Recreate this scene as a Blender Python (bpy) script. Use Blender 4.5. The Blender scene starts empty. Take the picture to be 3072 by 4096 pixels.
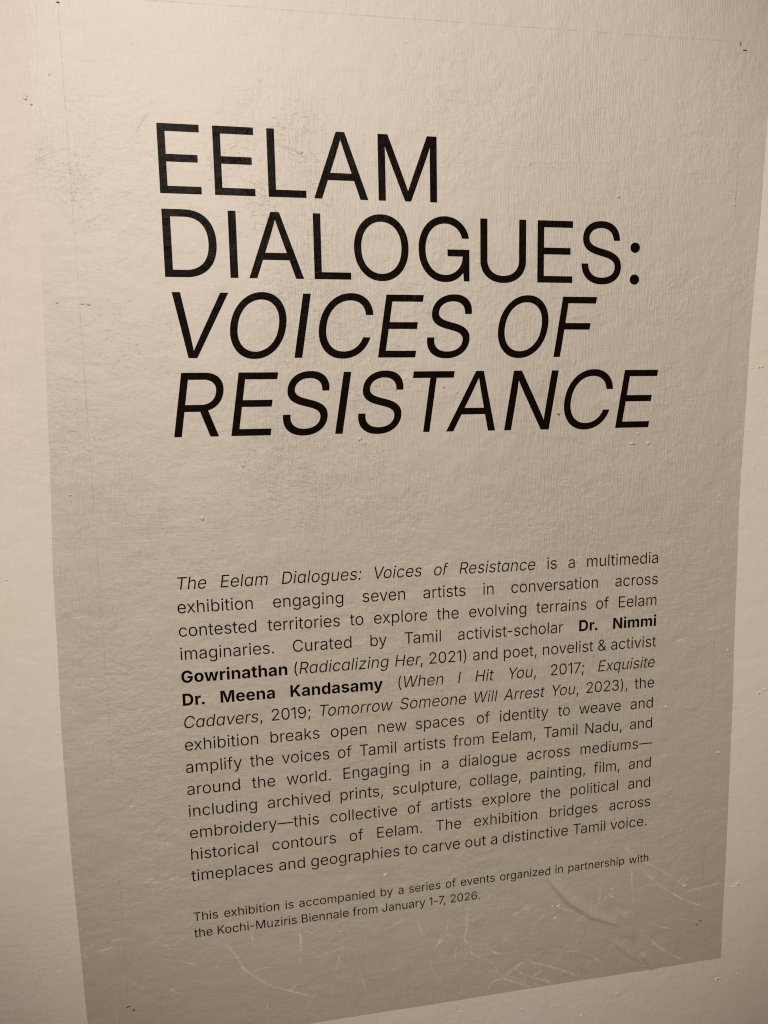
import bpy, math, random
import numpy as np
from mathutils import Vector, Matrix
from mathutils.geometry import delaunay_2d_cdt

R = math.radians
scene = bpy.context.scene
COL = scene.collection

# ------------------------------------------------------------------ camera
S = 0.016          # metres per layout unit (one body-text em)
Z0 = 1.50          # height of the first body baseline above the floor
cam_d = bpy.data.cameras.new('camera')
cam = bpy.data.objects.new('camera', cam_d)
COL.objects.link(cam)
cam_d.sensor_fit = 'HORIZONTAL'
cam_d.sensor_width = 36.0
cam_d.lens = 36.0 * 2750.0 / 3072.0
cam_d.clip_start = 0.01
cam_d.clip_end = 50.0
r_ = Vector((0.98595, -0.165936, -0.019167))
u_ = Vector((0.03971, 0.12138, 0.991811))
b_ = Vector((-0.16225, -0.978638, 0.126264))
m = Matrix((r_, u_, b_)).transposed().to_4x4()
m.translation = Vector((0.0894, -0.6377, 0.14623 + Z0))
cam.matrix_world = m
scene.camera = cam

# ------------------------------------------------------------------ light (indoor gallery: one warm spotlight up to the left, dim room)
world = bpy.data.worlds.new('World')
scene.world = world
world.use_nodes = True
bg = world.node_tree.nodes['Background']
bg.inputs['Color'].default_value = (1.0, 0.72, 0.30, 1)
bg.inputs['Strength'].default_value = 0.11

def spot(name, loc, target, power, size, blend, radius, color):
    d = bpy.data.lights.new(name, 'SPOT')
    d.energy = power; d.spot_size = R(size); d.spot_blend = blend
    d.shadow_soft_size = radius; d.color = color
    o = bpy.data.objects.new(name, d); COL.objects.link(o)
    o.location = loc
    o.rotation_euler = (Vector(target) - Vector(loc)).to_track_quat('-Z', 'Y').to_euler()
    return o
spot('gallery_spotlight', (-0.334, -2.199, Z0 + 1.40), (0.208, 0, Z0 + 0.171), 259, 34.2, 0.782, 0.03, (1.0, 0.890, 0.775))

vs = scene.view_settings
vs.view_transform = 'Standard'
vs.look = 'None'
vs.exposure = 0.0
vs.gamma = 1.0
scene.cycles.filter_width = 1.15

# ------------------------------------------------------------------ helpers
def link(name, me, parent=None, mat=None):
    o = bpy.data.objects.new(name, me)
    COL.objects.link(o)
    if parent is not None: o.parent = parent
    if mat is not None and me is not None and not me.materials: me.materials.append(mat)
    return o
def P(x, y, h=0.0):
    """layout units (x right, y down) and height off the wall in metres -> world"""
    return (x * S, -h, Z0 - y * S)
def smooth(me):
    me.polygons.foreach_set('use_smooth', [True] * len(me.polygons))

# ------------------------------------------------------------------ materials
def N(nt, t, **kw):
    n = nt.nodes.new(t)
    for k, v in kw.items(): setattr(n, k, v)
    return n
CHIP_PATCHES = ((6.9, -22.7, 4.5, 4.3, .8), (9.0, -15.7, 5.5, 5.3, .8), (8.0, -6.3, 4.8, 4.8, 1.0), (4.3, -2.4, 3.7, 3.8, .7), (-4.3, -22.1, 1.9, 1.9, .7),
    (-6.9, -14.7, 1.5, 1.6, .35), (-1.0, -14.3, 2.6, 2.7, .7), (12.6, -9.1, 3.9, 3.8, .9), (22.8, -22.5, 3.1, 2.8, .7), (15.7, -28.6, 2.9, 2.6, .5),
    (21.7, -9.7, 3.2, 3.0, .6), (-4.7, -9.4, 2.3, 2.4, .5), (16.3, -16.5, 4.6, 4.3, .6), (5.9, 14.3, 3.1, 3.3, .5), (22.0, 19.7, 2.8, 2.9, .4))
def relief_group():
    """paint relief of the brushed wall: height in metres, from world position"""
    g = bpy.data.node_groups.new('brushed_paint_relief', 'ShaderNodeTree')
    g.interface.new_socket('Height', in_out='OUTPUT', socket_type='NodeSocketFloat')
    g.interface.new_socket('Chips', in_out='OUTPUT', socket_type='NodeSocketFloat')
    g.interface.new_socket('Bristle', in_out='OUTPUT', socket_type='NodeSocketFloat')
    out = g.nodes.new('NodeGroupOutput')
    L = g.links.new
    geo = N(g, 'ShaderNodeNewGeometry')
    def mapping(scale, rot=(0, 0, 0), loc=(0, 0, 0)):
        mp = N(g, 'ShaderNodeMapping'); mp.inputs['Scale'].default_value = scale
        mp.inputs['Rotation'].default_value = rot; mp.inputs['Location'].default_value = loc
        L(geo.outputs['Position'], mp.inputs['Vector']); return mp.outputs['Vector']
    def noise(vec, scale, detail=2, rough=0.5, dist=0.0):
        n = N(g, 'ShaderNodeTexNoise'); n.inputs['Scale'].default_value = scale
        n.inputs['Detail'].default_value = detail; n.inputs['Roughness'].default_value = rough
        n.inputs['Distortion'].default_value = dist
        L(vec, n.inputs['Vector']); return n.outputs['Fac']
    def ramp(v, a, b, lo=0.0, hi=1.0):
        n = N(g, 'ShaderNodeMapRange'); n.interpolation_type = 'SMOOTHSTEP'
        n.inputs['From Min'].default_value = a; n.inputs['From Max'].default_value = b
        n.inputs['To Min'].default_value = lo; n.inputs['To Max'].default_value = hi
        L(v, n.inputs['Value']); return n.outputs['Result']
    def mth(op, a, b=None, c=None):
        n = N(g, 'ShaderNodeMath', operation=op)
        for i, v in enumerate((a, b, c)):
            if v is None: continue
            if isinstance(v, (int, float)): n.inputs[i].default_value = v
            else: L(v, n.inputs[i])
        return n.outputs[0]
    # vertical bristle strokes, slightly wandering, strong in patches
    bris = noise(mapping((1, 1, 0.10), rot=(0, R(1.5), 0)), 680, 3, 0.65, 0.5)
    bris2 = noise(mapping((1, 1, 0.13), rot=(0, R(-7), 0), loc=(3, 0, 1)), 520, 3, 0.6, 0.5)
    m1 = ramp(noise(mapping((1, 1, 0.55), loc=(0.7, 0, 0.2)), 5.0, 3, 0.55), 0.40, 0.62)
    m2 = ramp(noise(mapping((1, 1, 0.8), loc=(4.7, 0, 2.2)), 6.0, 3, 0.55), 0.50, 0.66)
    # horizontal strokes
    hor = noise(mapping((0.06, 1, 1), rot=(0, R(2), 0), loc=(1, 0, 5)), 480, 3, 0.6, 0.3)
    m3 = ramp(noise(mapping((0.7, 1, 1), loc=(9, 0, 4)), 6.5, 3, 0.6), 0.48, 0.66)
    # fine orange peel
    peel = noise(mapping((1, 1, 1)), 900, 3, 0.6)
    lump = noise(mapping((1, 1, 1.1)), 170, 4, 0.6, 0.3)
    wav = noise(mapping((1, 1, 1)), 16, 3, 0.5)
    wav2 = noise(mapping((0.9, 1, 1.1)), 45, 3, 0.5, 0.3)
    # flaked chips: small flat-bottomed pits in clusters
    ch = noise(mapping((0.62, 1, 1.3), loc=(2, 0, 7)), 300, 3, 0.6, 0.9)
    # where the chips gather: patches measured on the wall, their outlines broken by noise
    sep = N(g, 'ShaderNodeSeparateXYZ'); L(geo.outputs['Position'], sep.inputs[0])
    patch = None
    for px, py, rx, ry, w in CHIP_PATCHES:
        dx = mth('DIVIDE', mth('SUBTRACT', sep.outputs['X'], px * S), rx * S)
        dz = mth('DIVIDE', mth('SUBTRACT', sep.outputs['Z'], Z0 - py * S), ry * S)
        r2 = mth('ADD', mth('MULTIPLY', dx, dx), mth('MULTIPLY', dz, dz))
        b = mth('MULTIPLY', ramp(r2, 1.6, 0.0), w)
        patch = b if patch is None else mth('MAXIMUM', patch, b)
    brk = ramp(noise(mapping((1, 1, 0.8), loc=(5.3, 0, 1.4)), 22.0, 4, 0.65), 0.36, 0.62)
    mc = mth('MULTIPLY', mth('ADD', patch, 0.12), brk)
    th = mth('MULTIPLY_ADD', mc, -0.200, 0.735)
    d = mth('SUBTRACT', ch, th)
    chips = ramp(d, -0.02, 0.07)
    h = mth('MULTIPLY', mth('MULTIPLY', bris, ramp(m1, 0, 1, 0.35, 1.0)), 0.00078)
    h = mth('ADD', h, mth('MULTIPLY', mth('MULTIPLY', bris2, m2), 0.00075))
    h = mth('ADD', h, mth('MULTIPLY', mth('MULTIPLY', hor, m3), 0.00028))
    h = mth('ADD', h, mth('MULTIPLY', peel, 0.00012))
    ml = ramp(noise(mapping((1, 1, 1), loc=(8.1, 0, 3.3)), 9.0, 3, 0.6), 0.40, 0.66, 0.22, 1.25)
    h = mth('ADD', h, mth('MULTIPLY', mth('MULTIPLY', mth('SUBTRACT', lump, 0.5), ml), 0.00078))
    h = mth('ADD', h, mth('MULTIPLY', wav, 0.0018))
    h = mth('ADD', h, mth('MULTIPLY', wav2, 0.0015))
    h = mth('SUBTRACT', h, mth('MULTIPLY', chips, 0.00019))
    L(h, out.inputs['Height']); L(chips, out.inputs['Chips'])
    L(mth('MULTIPLY', mth('SUBTRACT', bris, 0.5), ramp(m1, 0, 1, 0.25, 1.0)), out.inputs['Bristle'])
    return g
RELIEF = relief_group()

def paint_material(name, base, tint, dark, rough, spec, bump=1.0, ior=1.5, coat=0.0, coat_rough=0.5, streak=0.45):
    mt = bpy.data.materials.new(name); mt.use_nodes = True
    nt = mt.node_tree; bs = nt.nodes['Principled BSDF']; L = nt.links.new
    geo = N(nt, 'ShaderNodeNewGeometry')
    n1 = N(nt, 'ShaderNodeTexNoise'); n1.inputs['Scale'].default_value = 5.0; n1.inputs['Detail'].default_value = 4
    n2 = N(nt, 'ShaderNodeTexNoise'); n2.inputs['Scale'].default_value = 60.0; n2.inputs['Detail'].default_value = 5
    n2.inputs['Roughness'].default_value = 0.65
    n3 = N(nt, 'ShaderNodeTexNoise'); n3.inputs['Scale'].default_value = 1500.0; n3.inputs['Detail'].default_value = 2
    for n in (n1, n2, n3): L(geo.outputs['Position'], n.inputs['Vector'])
    mx = N(nt, 'ShaderNodeMix', data_type='RGBA'); mx.inputs[6].default_value = (*base, 1); mx.inputs[7].default_value = (*tint, 1)
    mr = N(nt, 'ShaderNodeMapRange'); mr.inputs['From Min'].default_value = 0.42; mr.inputs['From Max'].default_value = 0.62
    L(n1.outputs['Fac'], mr.inputs['Value']); L(mr.outputs[0], mx.inputs[0])
    mx2 = N(nt, 'ShaderNodeMix', data_type='RGBA'); mx2.inputs[7].default_value = (*dark, 1)
    mr2 = N(nt, 'ShaderNodeMapRange'); mr2.inputs['From Min'].default_value = 0.45; mr2.inputs['From Max'].default_value = 0.8
    mr2.inputs['To Max'].default_value = 0.45
    L(n2.outputs['Fac'], mr2.inputs['Value']); L(mr2.outputs[0], mx2.inputs[0]); L(mx.outputs[2], mx2.inputs[6])
    # fine pigment grain
    hs = N(nt, 'ShaderNodeHueSaturation')
    mr3 = N(nt, 'ShaderNodeMapRange'); mr3.inputs['From Min'].default_value = 0.3; mr3.inputs['From Max'].default_value = 0.7
    mr3.inputs['To Min'].default_value = 0.93; mr3.inputs['To Max'].default_value = 1.07
    rgc = N(nt, 'ShaderNodeGroup'); rgc.node_tree = RELIEF
    ma = N(nt, 'ShaderNodeMath', operation='MULTIPLY_ADD'); ma.inputs[1].default_value = streak
    L(rgc.outputs['Bristle'], ma.inputs[0]); L(mr3.outputs[0], ma.inputs[2])
    L(n3.outputs['Fac'], mr3.inputs['Value']); L(ma.outputs[0], hs.inputs['Value']); L(mx2.outputs[2], hs.inputs['Color'])
    L(hs.outputs[0], bs.inputs['Base Color'])
    bs.inputs['Roughness'].default_value = rough
    bs.inputs['Specular IOR Level'].default_value = spec
    bs.inputs['IOR'].default_value = ior
    bs.inputs['Coat Weight'].default_value = coat; bs.inputs['Coat Roughness'].default_value = coat_rough
    rg = N(nt, 'ShaderNodeGroup'); rg.node_tree = RELIEF
    bp = N(nt, 'ShaderNodeBump'); bp.inputs['Distance'].default_value = 1.0; bp.inputs['Strength'].default_value = bump
    L(rg.outputs['Height'], bp.inputs['Height']); L(bp.outputs[0], bs.inputs['Normal'])
    return mt

WALL = paint_material('wall_emulsion', (0.67, 0.622, 0.62), (0.65, 0.624, 0.585), (0.62, 0.580, 0.552), 0.75, 0.25, bump=0.75, streak=0.18)
FILM = paint_material('print_film', (0.250, 0.195, 0.156), (0.242, 0.199, 0.148), (0.225, 0.176, 0.137), 0.81, 1.0, ior=3.2, coat=1.0, coat_rough=0.58)

def ink_material():
    mt = bpy.data.materials.new('black_print'); mt.use_nodes = True
    nt = mt.node_tree; bs = nt.nodes['Principled BSDF']; L = nt.links.new
    geo = N(nt, 'ShaderNodeNewGeometry')
    n = N(nt, 'ShaderNodeTexNoise'); n.inputs['Scale'].default_value = 1400; n.inputs['Detail'].default_value = 2
    L(geo.outputs['Position'], n.inputs['Vector'])
    mx = N(nt, 'ShaderNodeMix', data_type='RGBA'); mx.inputs[6].default_value = (0.0035, 0.0020, 0.0016, 1); mx.inputs[7].default_value = (0.014, 0.008, 0.006, 1)
    mr = N(nt, 'ShaderNodeMapRange'); mr.inputs['From Min'].default_value = 0.5; mr.inputs['From Max'].default_value = 0.72
    L(n.outputs['Fac'], mr.inputs['Value']); L(mr.outputs[0], mx.inputs[0]); L(mx.outputs[2], bs.inputs['Base Color'])
    bs.inputs['Roughness'].default_value = 0.34; bs.inputs['Specular IOR Level'].default_value = 0.03
    rg = N(nt, 'ShaderNodeGroup'); rg.node_tree = RELIEF
    bp = N(nt, 'ShaderNodeBump'); bp.inputs['Distance'].default_value = 1.0; bp.inputs['Strength'].default_value = 0.7
    L(rg.outputs['Height'], bp.inputs['Height']); L(bp.outputs[0], bs.inputs['Normal'])
    return mt
INK = ink_material()

def flat_material(name, col, rough=0.8, alpha=None, nscale=900, lo=0.45, hi=0.6):
    """plain colour; alpha breaks it up with grain so the surface below shows through"""
    mt = bpy.data.materials.new(name); mt.use_nodes = True
    nt = mt.node_tree; bs = nt.nodes['Principled BSDF']; L = nt.links.new
    bs.inputs['Base Color'].default_value = (*col, 1); bs.inputs['Roughness'].default_value = rough
    geo = N(nt, 'ShaderNodeNewGeometry')
    rg = N(nt, 'ShaderNodeGroup'); rg.node_tree = RELIEF
    bp = N(nt, 'ShaderNodeBump'); bp.inputs['Distance'].default_value = 1.0
    L(rg.outputs['Height'], bp.inputs['Height']); L(bp.outputs[0], bs.inputs['Normal'])
    if alpha is not None:
        n = N(nt, 'ShaderNodeTexNoise'); n.inputs['Scale'].default_value = nscale; n.inputs['Detail'].default_value = 3
        L(geo.outputs['Position'], n.inputs['Vector'])
        n2 = N(nt, 'ShaderNodeTexNoise'); n2.inputs['Scale'].default_value = 70; n2.inputs['Detail'].default_value = 2
        L(geo.outputs['Position'], n2.inputs['Vector'])
        at = N(nt, 'ShaderNodeAttribute'); at.attribute_name = 'fade'
        mr = N(nt, 'ShaderNodeMapRange'); mr.inputs['From Min'].default_value = lo; mr.inputs['From Max'].default_value = hi
        mr.inputs['To Max'].default_value = alpha
        L(n.outputs['Fac'], mr.inputs['Value'])
        mr2 = N(nt, 'ShaderNodeMapRange'); mr2.inputs['From Min'].default_value = 0.38; mr2.inputs['From Max'].default_value = 0.6
        mr2.inputs['To Min'].default_value = 0.25
        L(n2.outputs['Fac'], mr2.inputs['Value'])
        m1 = N(nt, 'ShaderNodeMath', operation='MULTIPLY'); m2 = N(nt, 'ShaderNodeMath', operation='MULTIPLY')
        L(mr.outputs[0], m1.inputs[0]); L(mr2.outputs[0], m1.inputs[1])
        L(m1.outputs[0], m2.inputs[0]); L(at.outputs['Fac'], m2.inputs[1])
        L(m2.outputs[0], bs.inputs['Alpha'])
    return mt
SCUFF = flat_material('pale_scuff', (0.79, 0.73, 0.64), 0.7, 0.78, 800, 0.28, 0.55)
PENCIL = flat_material('pencil_grey', (0.20, 0.17, 0.14), 0.7, 0.135, 300, 0.25, 0.6)
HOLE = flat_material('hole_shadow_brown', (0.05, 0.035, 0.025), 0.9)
PLASTER = flat_material('raised_paint', (0.66, 0.60, 0.53), 0.6)

# ------------------------------------------------------------------ measured layout
GLYPHS = {
 1: {
  58: [(203,-12,1,153,-12,0,94,58,0,102,108,1,110,159,0,193,229,0,243,229,1,293,229,0,352,159,0,343,108,1,335,58,0,253,-12,0), (337,799,1,287,799,0,228,870,0,236,920,1,245,970,0,327,1040,0,377,1040,1,427,1040,0,486,970,0,478,920,1,469,870,0,387,799,0)],
  65: [(-28,0,1,743,1455,1,937,1455,1,1232,0,1,1058,0,1,882,900,1,867,980,0,832,1208,0,810,1378,1,843,1378,1,765,1206,0,652,975,0,614,900,1,148,0,1), (299,417,1,323,563,1,1067,563,1,1043,417,1)],
  67: [(678,-20,1,493,-20,0,234,162,0,124,497,0,162,727,1,200,957,0,421,1292,0,740,1475,0,926,1475,1,1038,1475,0,1223,1407,0,1356,1280,0,1428,1105,0,1429,997,1,1263,997,1,1260,1073,0,1204,1191,0,1107,1276,0,977,1321,0,900,1321,1,767,1321,0,527,1183,0,356,919,0,324,727,1,292,535,0,377,270,0,571,135,0,704,135,1,781,135,0,926,180,0,1051,264,0,1146,383,0,1174,458,1,1340,458,1,1304,351,0,1174,177,0,1000,49,0,792,-20,0)],
  68: [(546,0,1,194,0,1,218,147,1,560,147,1,741,147,0,1005,287,0,1168,549,0,1198,731,1,1228,911,0,1153,1169,0,944,1308,0,773,1308,1,403,1308,1,428,1455,1,808,1455,1,1019,1455,0,1290,1281,0,1396,956,0,1359,731,1,1321,503,0,1105,175,0,766,0,0), (509,1455,1,268,0,1,102,0,1,343,1455,1)],
  69: [(102,0,1,343,1455,1,1214,1455,1,1190,1308,1,484,1308,1,402,807,1,1060,807,1,1036,660,1,377,660,1,292,147,1,1008,147,1,984,0,1)],
  72: [(102,0,1,343,1455,1,509,1455,1,403,818,1,1190,818,1,1295,1455,1,1461,1455,1,1220,0,1,1054,0,1,1165,670,1,379,670,1,268,0,1)],
  73: [(509,1455,1,268,0,1,102,0,1,343,1455,1)],
  82: [(102,0,1,343,1455,1,831,1455,1,994,1455,0,1191,1341,0,1264,1140,0,1242,1011,1,1221,882,0,1082,684,0,849,573,0,686,573,1,289,573,1,314,721,1,703,721,1,817,721,0,972,792,0,1063,922,0,1077,1011,1,1092,1101,0,1046,1234,0,914,1309,0,798,1309,1,485,1309,1,268,0,1), (942,0,1,698,656,1,885,656,1,1133,0,1)],
  83: [(552,-25,1,398,-25,0,188,75,0,89,255,0,100,375,1,270,375,1,264,292,0,343,180,0,487,124,0,577,124,1,679,124,0,852,192,0,966,314,0,979,395,1,991,467,0,928,559,0,806,620,0,726,644,1,560,694,1,393,744,0,232,929,0,255,1070,1,275,1191,0,435,1374,0,674,1475,0,813,1475,1,954,1475,0,1153,1374,0,1250,1199,0,1236,1088,1,1073,1088,1,1079,1201,0,919,1328,0,783,1328,1,687,1328,0,530,1263,0,430,1150,0,418,1078,1,406,1002,0,481,906,0,602,849,0,659,832,1,800,790,1,861,773,0,993,716,0,1101,625,0,1156,489,0,1140,393,1,1121,274,0,966,85,0,716,-25,0)],
  84: [(235,1308,1,260,1455,1,1343,1455,1,1319,1308,1,861,1308,1,644,0,1,478,0,1,695,1308,1)],
  86: [(508,0,1,213,1455,1,387,1455,1,562,555,1,576,480,0,614,245,0,635,78,1,602,78,1,679,249,0,793,480,0,831,555,1,1297,1455,1,1473,1455,1,701,0,1)],
  87: [(371,0,1,213,1455,1,382,1455,1,472,532,1,478,463,0,488,321,0,495,175,0,496,99,1,475,99,1,502,175,0,557,321,0,615,463,0,644,532,1,1042,1455,1,1233,1455,1,1323,532,1,1331,463,0,1341,321,0,1349,175,0,1351,99,1,1328,99,1,1355,175,0,1410,321,0,1468,463,0,1497,532,1,1891,1455,1,2062,1455,1,1421,0,1,1226,0,1,1126,944,1,1116,1034,0,1105,1241,0,1106,1373,1,1140,1373,1,1098,1248,0,1023,1045,0,978,944,1,567,0,1)],
  89: [(510,0,1,611,609,1,213,1455,1,405,1455,1,624,983,1,660,906,0,713,765,0,737,662,1,671,662,1,729,767,0,830,910,0,888,983,1,1263,1455,1,1454,1455,1,776,609,1,676,0,1)],
  97: [(476,-23,1,342,-23,0,160,117,0,86,371,0,114,543,1,142,714,0,302,967,0,532,1106,0,666,1106,1,769,1106,0,885,1036,0,942,940,0,955,902,1,968,902,1,999,1092,1,1156,1092,1,975,0,1,819,0,1,850,184,1,836,184,1,810,145,0,719,47,0,578,-23,0), (524,118,1,626,118,0,786,227,0,891,420,0,911,545,1,932,669,0,891,858,0,767,964,0,665,964,1,559,964,0,398,854,0,294,664,0,274,545,1,255,426,0,296,232,0,420,118,0)],
  99: [(512,-22,1,366,-22,0,168,119,0,86,373,0,114,540,1,142,710,0,308,964,0,553,1106,0,698,1106,1,779,1106,0,911,1061,0,1011,983,0,1072,876,0,1082,814,1,924,770,1,919,807,0,883,877,0,821,932,0,732,964,0,675,964,1,565,964,0,398,847,0,293,655,0,274,540,1,255,427,0,297,235,0,425,119,0,535,119,1,593,119,0,695,152,0,777,210,0,837,283,0,854,321,1,997,277,1,967,213,0,870,105,0,742,23,0,593,-22,0)],
  100: [(476,-23,1,342,-23,0,159,117,0,86,371,0,114,543,1,142,714,0,301,967,0,530,1106,0,664,1106,1,768,1106,0,884,1035,0,942,940,0,955,902,1,967,902,1,1059,1455,1,1216,1455,1,975,0,1,823,0,1,853,184,1,836,184,1,810,145,0,719,48,0,579,-23,0), (523,118,1,624,118,0,784,227,0,889,420,0,910,545,1,930,669,0,889,858,0,765,964,0,663,964,1,558,964,0,397,853,0,294,663,0,274,545,1,255,426,0,295,232,0,419,118,0)],
  101: [(527,-23,1,371,-23,0,167,118,0,86,371,0,113,538,1,141,705,0,304,961,0,548,1106,0,693,1106,1,781,1106,0,939,1045,0,1053,914,0,1099,707,0,1074,561,1,1063,495,1,212,495,1,234,628,1,1001,628,1,919,579,1,938,690,0,894,865,0,771,965,0,670,965,1,569,965,0,406,863,0,299,698,0,283,601,1,269,515,1,248,391,0,305,212,0,446,117,0,551,117,1,621,117,0,737,159,0,828,237,0,857,289,1,1001,245,1,963,169,0,825,47,0,638,-23,0)],
  102: [(671,1092,1,649,956,1,307,956,1,330,1092,1), (79,0,1,285,1242,1,300,1334,0,405,1459,0,553,1523,0,631,1523,1,689,1523,0,764,1504,0,782,1496,1,715,1360,1,702,1365,0,660,1376,0,624,1376,1,543,1376,0,450,1290,0,436,1208,1,236,0,1)],
  103: [(440,-432,1,323,-432,0,159,-372,0,59,-271,0,36,-210,1,178,-128,1,196,-164,0,256,-241,0,369,-293,0,462,-293,1,599,-293,0,793,-161,0,816,-19,1,854,210,1,839,210,1,813,171,0,724,80,0,584,15,0,482,15,1,352,15,0,166,141,0,87,380,0,115,550,1,143,718,0,301,968,0,531,1106,0,666,1106,1,769,1106,0,886,1036,0,944,940,0,958,902,1,973,902,1,1004,1092,1,1158,1092,1,972,-28,1,949,-167,0,797,-347,0,571,-432,0), (531,156,1,632,156,0,789,251,0,892,429,0,913,553,1,933,674,0,891,859,0,767,964,0,665,964,1,559,964,0,398,854,0,295,668,0,276,553,1,256,436,0,300,257,0,426,156,0)],
  104: [(347,665,1,236,0,1,79,0,1,320,1455,1,477,1455,1,374,831,1,346,831,1,419,979,0,627,1106,0,751,1106,1,862,1106,0,1014,1014,0,1078,834,0,1056,699,1,940,0,1,782,0,1,895,686,1,917,815,0,802,963,0,682,963,1,601,963,0,459,893,0,362,759,0)],
  105: [(79,0,1,260,1092,1,417,1092,1,236,0,1), (370,1280,1,325,1280,0,269,1343,0,277,1387,1,284,1431,0,360,1493,0,406,1493,1,452,1493,0,508,1431,0,500,1387,1,493,1343,0,417,1280,0)],
  108: [(477,1455,1,236,0,1,79,0,1,320,1455,1)],
  109: [(79,0,1,260,1092,1,413,1092,1,373,846,1,359,846,1,396,936,0,514,1052,0,655,1111,0,725,1111,1,845,1111,0,971,963,0,972,842,1,950,842,1,983,925,0,1106,1046,0,1264,1111,0,1350,1111,1,1446,1111,0,1588,1028,0,1651,861,0,1630,736,1,1509,0,1,1351,0,1,1472,732,1,1493,855,0,1375,967,0,1281,967,1,1206,967,0,1084,903,0,1003,790,0,991,716,1,873,0,1,715,0,1,839,747,1,855,847,0,749,967,0,652,967,1,584,967,0,457,904,0,366,782,0,351,694,1,236,0,1)],
  110: [(347,665,1,236,0,1,79,0,1,260,1092,1,411,1092,1,369,831,1,346,831,1,419,979,0,627,1106,0,751,1106,1,862,1106,0,1014,1014,0,1077,834,0,1055,699,1,939,0,1,782,0,1,895,686,1,917,815,0,802,963,0,682,963,1,601,963,0,459,893,0,362,759,0)],
  111: [(511,-23,1,366,-23,0,168,118,0,86,373,0,114,540,1,142,709,0,308,964,0,553,1106,0,698,1106,1,845,1106,0,1043,964,0,1125,709,0,1097,540,1,1069,373,0,903,118,0,658,-23,0), (535,118,1,646,118,0,814,235,0,919,426,0,938,540,1,957,653,0,915,847,0,786,964,0,675,964,1,565,964,0,398,847,0,293,654,0,274,540,1,255,426,0,297,235,0,424,118,0)],
  113: [(908,-408,1,750,-408,1,848,184,1,836,184,1,810,145,0,719,48,0,579,-23,0,476,-23,1,342,-23,0,159,117,0,86,371,0,114,543,1,142,714,0,301,967,0,530,1106,0,664,1106,1,768,1106,0,884,1035,0,942,940,0,955,902,1,972,902,1,1004,1092,1,1156,1092,1), (523,118,1,624,118,0,784,227,0,889,420,0,910,545,1,930,669,0,889,858,0,765,964,0,663,964,1,558,964,0,397,853,0,294,663,0,274,545,1,255,426,0,295,232,0,419,118,0)],
  114: [(79,0,1,260,1092,1,412,1092,1,384,923,1,395,923,1,440,1006,0,615,1107,0,715,1107,1,733,1107,0,780,1105,0,794,1105,1,768,946,1,761,948,0,707,955,0,675,955,1,595,955,0,456,887,0,363,768,0,351,690,1,236,0,1)],
  115: [(436,-23,1,326,-23,0,166,42,0,76,170,0,72,263,1,228,299,1,236,205,0,355,116,0,457,116,1,575,116,0,734,219,0,746,293,1,756,354,0,687,434,0,606,454,1,433,497,1,293,532,0,175,678,0,194,792,1,209,884,0,335,1026,0,527,1106,0,641,1106,1,749,1106,0,892,1040,0,970,923,0,982,845,1,833,808,1,820,874,0,726,971,0,619,971,1,517,971,0,367,875,0,355,801,1,344,737,0,422,658,0,515,634,1,675,595,1,813,560,0,930,414,0,911,303,1,896,208,0,765,61,0,561,-23,0)],
  116: [(664,1092,1,641,956,1,96,956,1,118,1092,1), (325,1352,1,482,1352,1,303,273,1,291,196,0,344,125,0,416,128,1,431,128,0,480,136,0,500,139,1,510,6,1,484,-3,0,420,-12,0,390,-12,1,252,-16,0,122,130,0,144,261,1)],
  117: [(448,-14,1,338,-14,0,185,77,0,122,259,0,144,393,1,260,1092,1,417,1092,1,304,406,1,282,276,0,398,128,0,517,128,1,599,128,0,739,199,0,837,333,0,852,427,1,962,1092,1,1121,1092,1,940,0,1,788,0,1,831,260,1,852,260,1,779,111,0,569,-14,0)],
  118: [(395,0,1,159,1092,1,331,1092,1,462,428,1,482,331,0,502,138,0,515,47,1,458,47,1,502,138,0,586,331,0,637,428,1,988,1092,1,1160,1092,1,562,0,1)],
  119: [(319,0,1,171,1092,1,338,1092,1,398,568,1,409,475,0,430,245,0,434,102,1,407,102,1,458,239,0,554,470,0,597,568,1,834,1092,1,1003,1092,1,1065,568,1,1076,473,0,1094,243,0,1099,102,1,1071,102,1,1123,241,0,1219,471,0,1262,568,1,1496,1092,1,1663,1092,1,1153,0,1,994,0,1,923,543,1,915,613,0,900,758,0,888,910,0,882,988,1,918,988,1,886,911,0,823,758,0,760,612,0,729,543,1,478,0,1)],
  120: [(-18,0,1,515,621,1,494,500,1,185,1092,1,369,1092,1,480,866,1,518,788,0,572,652,0,602,587,1,520,587,1,572,652,0,665,788,0,729,866,1,918,1092,1,1098,1092,1,590,493,1,610,610,1,935,0,1,752,0,1,620,261,1,584,336,0,532,467,0,503,528,1,585,528,1,536,467,0,447,336,0,384,261,1,164,0,1)],
  122: [(47,0,1,66,119,1,819,935,1,821,945,1,226,945,1,250,1092,1,1048,1092,1,1027,965,1,290,157,1,289,147,1,912,147,1,888,0,1)],
 },
 0: {
  38: [(564,-20,1,423,-20,0,216,87,0,104,267,0,104,378,1,104,471,0,179,608,0,314,727,0,402,792,1,617,951,1,648,974,0,712,1032,0,756,1110,0,756,1161,1,756,1234,0,659,1328,0,577,1328,1,521,1328,0,433,1281,0,385,1199,0,385,1144,1,385,1089,0,434,990,0,520,882,0,576,814,1,1245,0,1,1047,0,1,488,675,1,411,769,0,290,916,0,221,1058,0,221,1143,1,221,1239,0,308,1386,0,467,1469,0,573,1469,1,680,1469,0,835,1386,0,920,1245,0,920,1158,1,920,1093,0,871,980,0,784,883,0,725,840,1,442,629,1,348,560,0,272,442,0,272,373,1,272,300,0,343,187,0,470,124,0,552,124,1,641,124,0,802,195,0,929,328,0,1004,515,0,1006,632,1,1163,631,1,1162,495,0,1098,315,0,1017,208,0,988,179,1,955,137,1,885,61,0,672,-20,0)],
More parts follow.
